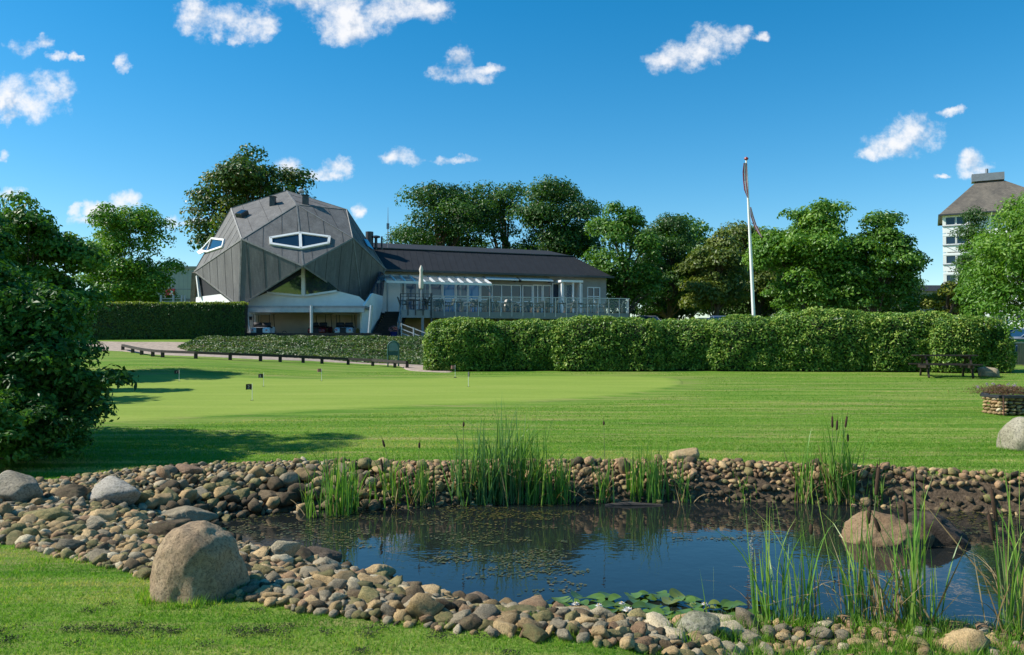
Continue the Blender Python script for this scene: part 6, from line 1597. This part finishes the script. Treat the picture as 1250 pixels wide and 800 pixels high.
def VM(op, a, b, c=None):
    n = nt.nodes.new('ShaderNodeVectorMath'); n.operation = op
    for i, v in enumerate((a, b, c)):
        if v is None: continue
        if isinstance(v, tuple): n.inputs[i].default_value = v
        else: nt.links.new(v, n.inputs[i])
    return n
ysafe = M('MAXIMUM', sep.outputs[1], .05)
az = M('DIVIDE', sep.outputs[0], ysafe); el = M('DIVIDE', sep.outputs[2], ysafe)
cv = nt.nodes.new('ShaderNodeCombineXYZ'); nt.links.new(az, cv.inputs[0]); nt.links.new(el, cv.inputs[1])
wn = nt.nodes.new('ShaderNodeTexNoise'); wn.inputs['Scale'].default_value = 34; wn.inputs['Detail'].default_value = 5; wn.inputs['Roughness'].default_value = .6; nt.links.new(cv.outputs[0], wn.inputs['Vector'])
wo = VM('MULTIPLY', VM('SUBTRACT', wn.outputs['Color'], (.5, .5, .5)).outputs[0], (.038, .03, 0)); wcv = VM('ADD', cv.outputs[0], wo.outputs[0])
dn = nt.nodes.new('ShaderNodeTexNoise'); dn.inputs['Scale'].default_value = 21; dn.inputs['Detail'].default_value = 7; dn.inputs['Roughness'].default_value = .68
nt.links.new(cv.outputs[0], dn.inputs['Vector'])
# (azimuth tan, elevation tan, half width, half height) of the cumulus, as seen in the photograph's sky
CL = [(240,10,30,14),(262,22,34,22),(300,28,28,18),(325,24,16,12),(285,42,12,8),(228,24,18,16),
 (380,-8,55,22),(430,12,60,28),(425,34,34,18),(480,2,50,24),(525,10,26,14),(400,30,20,12),
 (22,56,18,10),(48,50,12,8),(64,66,14,5),(146,74,8,11),(90,66,8,5),
 (36,106,42,20),(40,125,36,22),(15,118,26,26),(64,112,18,16),(8,140,14,8),
 (562,72,18,16),(560,86,36,11),(590,80,24,6),(535,84,16,6),
 (878,44,34,18),(850,62,34,16),(815,72,22,12),(905,44,16,14),(930,40,10,6),(835,76,26,9),
 (1118,160,32,20),(1095,178,34,14),(1062,186,16,9),(1138,165,20,17),(1192,198,20,15),(1200,208,16,9),(1166,136,14,5),(1150,215,10,3),
 (352,205,18,12),(380,212,24,8),(415,204,18,10),(400,216,26,6),(490,190,22,10),(478,192,18,6),(554,194,26,5),
 (156,244,20,12),(122,256,22,10),(88,258,10,7),(206,270,14,7),(235,272,20,5),(8,236,14,7),(24,268,12,8),(435,258,9,8),(0,190,8,6),(110,270,30,6),(960,292,30,5)]
f = None
for (u, v, a, b) in CL:
    p = ((u-625)/1000, (425-v)/1000, 0)
    k = VM('SUBTRACT', wcv.outputs[0], p); k = VM('MULTIPLY', k.outputs[0], (1000/(a*1.25), 1000/(b*1.25), 0)); d = VM('DOT_PRODUCT', k.outputs[0], k.outputs[0]).outputs['Value']
    e = M('SUBTRACT', 1.0, d)
    f = e if f is None else M('SMOOTH_MAX', f, e, .3)
nz = M('MULTIPLY', M('SUBTRACT', dn.outputs[0], .5), 4.0)
dens = M('ADD', f, nz)
mask = nt.nodes.new('ShaderNodeMapRange'); mask.interpolation_type = 'SMOOTHSTEP'; mask.inputs['From Min'].default_value = -.05; mask.inputs['From Max'].default_value = 1.55
nt.links.new(dens, mask.inputs[0])
front = M('GREATER_THAN', sep.outputs[1], .06)
mk = M('MULTIPLY', M('MULTIPLY', mask.outputs[0], front), .95)
sh = VM('ADD', cv.outputs[0], (-.007, .011, 0))
d2 = nt.nodes.new('ShaderNodeTexNoise'); d2.inputs['Scale'].default_value = 21; d2.inputs['Detail'].default_value = 4; d2.inputs['Roughness'].default_value = .6
nt.links.new(sh.outputs[0], d2.inputs['Vector'])
d3 = nt.nodes.new('ShaderNodeTexNoise'); d3.inputs['Scale'].default_value = 21; d3.inputs['Detail'].default_value = 4; d3.inputs['Roughness'].default_value = .6
nt.links.new(cv.outputs[0], d3.inputs['Vector'])
rel = M('MULTIPLY_ADD', M('SUBTRACT', d3.outputs[0], d2.outputs[0]), 2.6, .62)  # lit and shaded sides of the clouds painted from the noise slope
cr2 = nt.nodes.new('ShaderNodeValToRGB'); cr2.color_ramp.elements[0].position = .2; cr2.color_ramp.elements[0].color = (CW*.6, CW*.68, CW*.8, 1); cr2.color_ramp.elements[1].position = .62; cr2.color_ramp.elements[1].color = (CW, CW, CW*1.02, 1)
nt.links.new(rel, cr2.inputs[0])
mx = nt.nodes.new('ShaderNodeMix'); mx.data_type = 'RGBA'; nt.links.new(mk, mx.inputs[0]); nt.links.new(hs.outputs[0], mx.inputs[6]); nt.links.new(cr2.outputs[0], mx.inputs[7])
nt.links.new(mx.outputs[2], bg.inputs[0]); nt.links.new(bg.outputs[0], out.inputs[0])

vs = scene.view_settings; scene.display_settings.display_device = 'sRGB'
vs.view_transform = 'Standard'; vs.look = 'None'; vs.gamma = 1; vs.exposure = EXPOSURE; vs.use_curve_mapping = False
cy = scene.cycles; cy.max_bounces = 8; cy.diffuse_bounces = 3; cy.glossy_bounces = 4; cy.transmission_bounces = 4; cy.transparent_max_bounces = 8; cy.use_denoising = True
cy.caustics_reflective = False; cy.caustics_refractive = False; cy.sample_clamp_indirect = 6
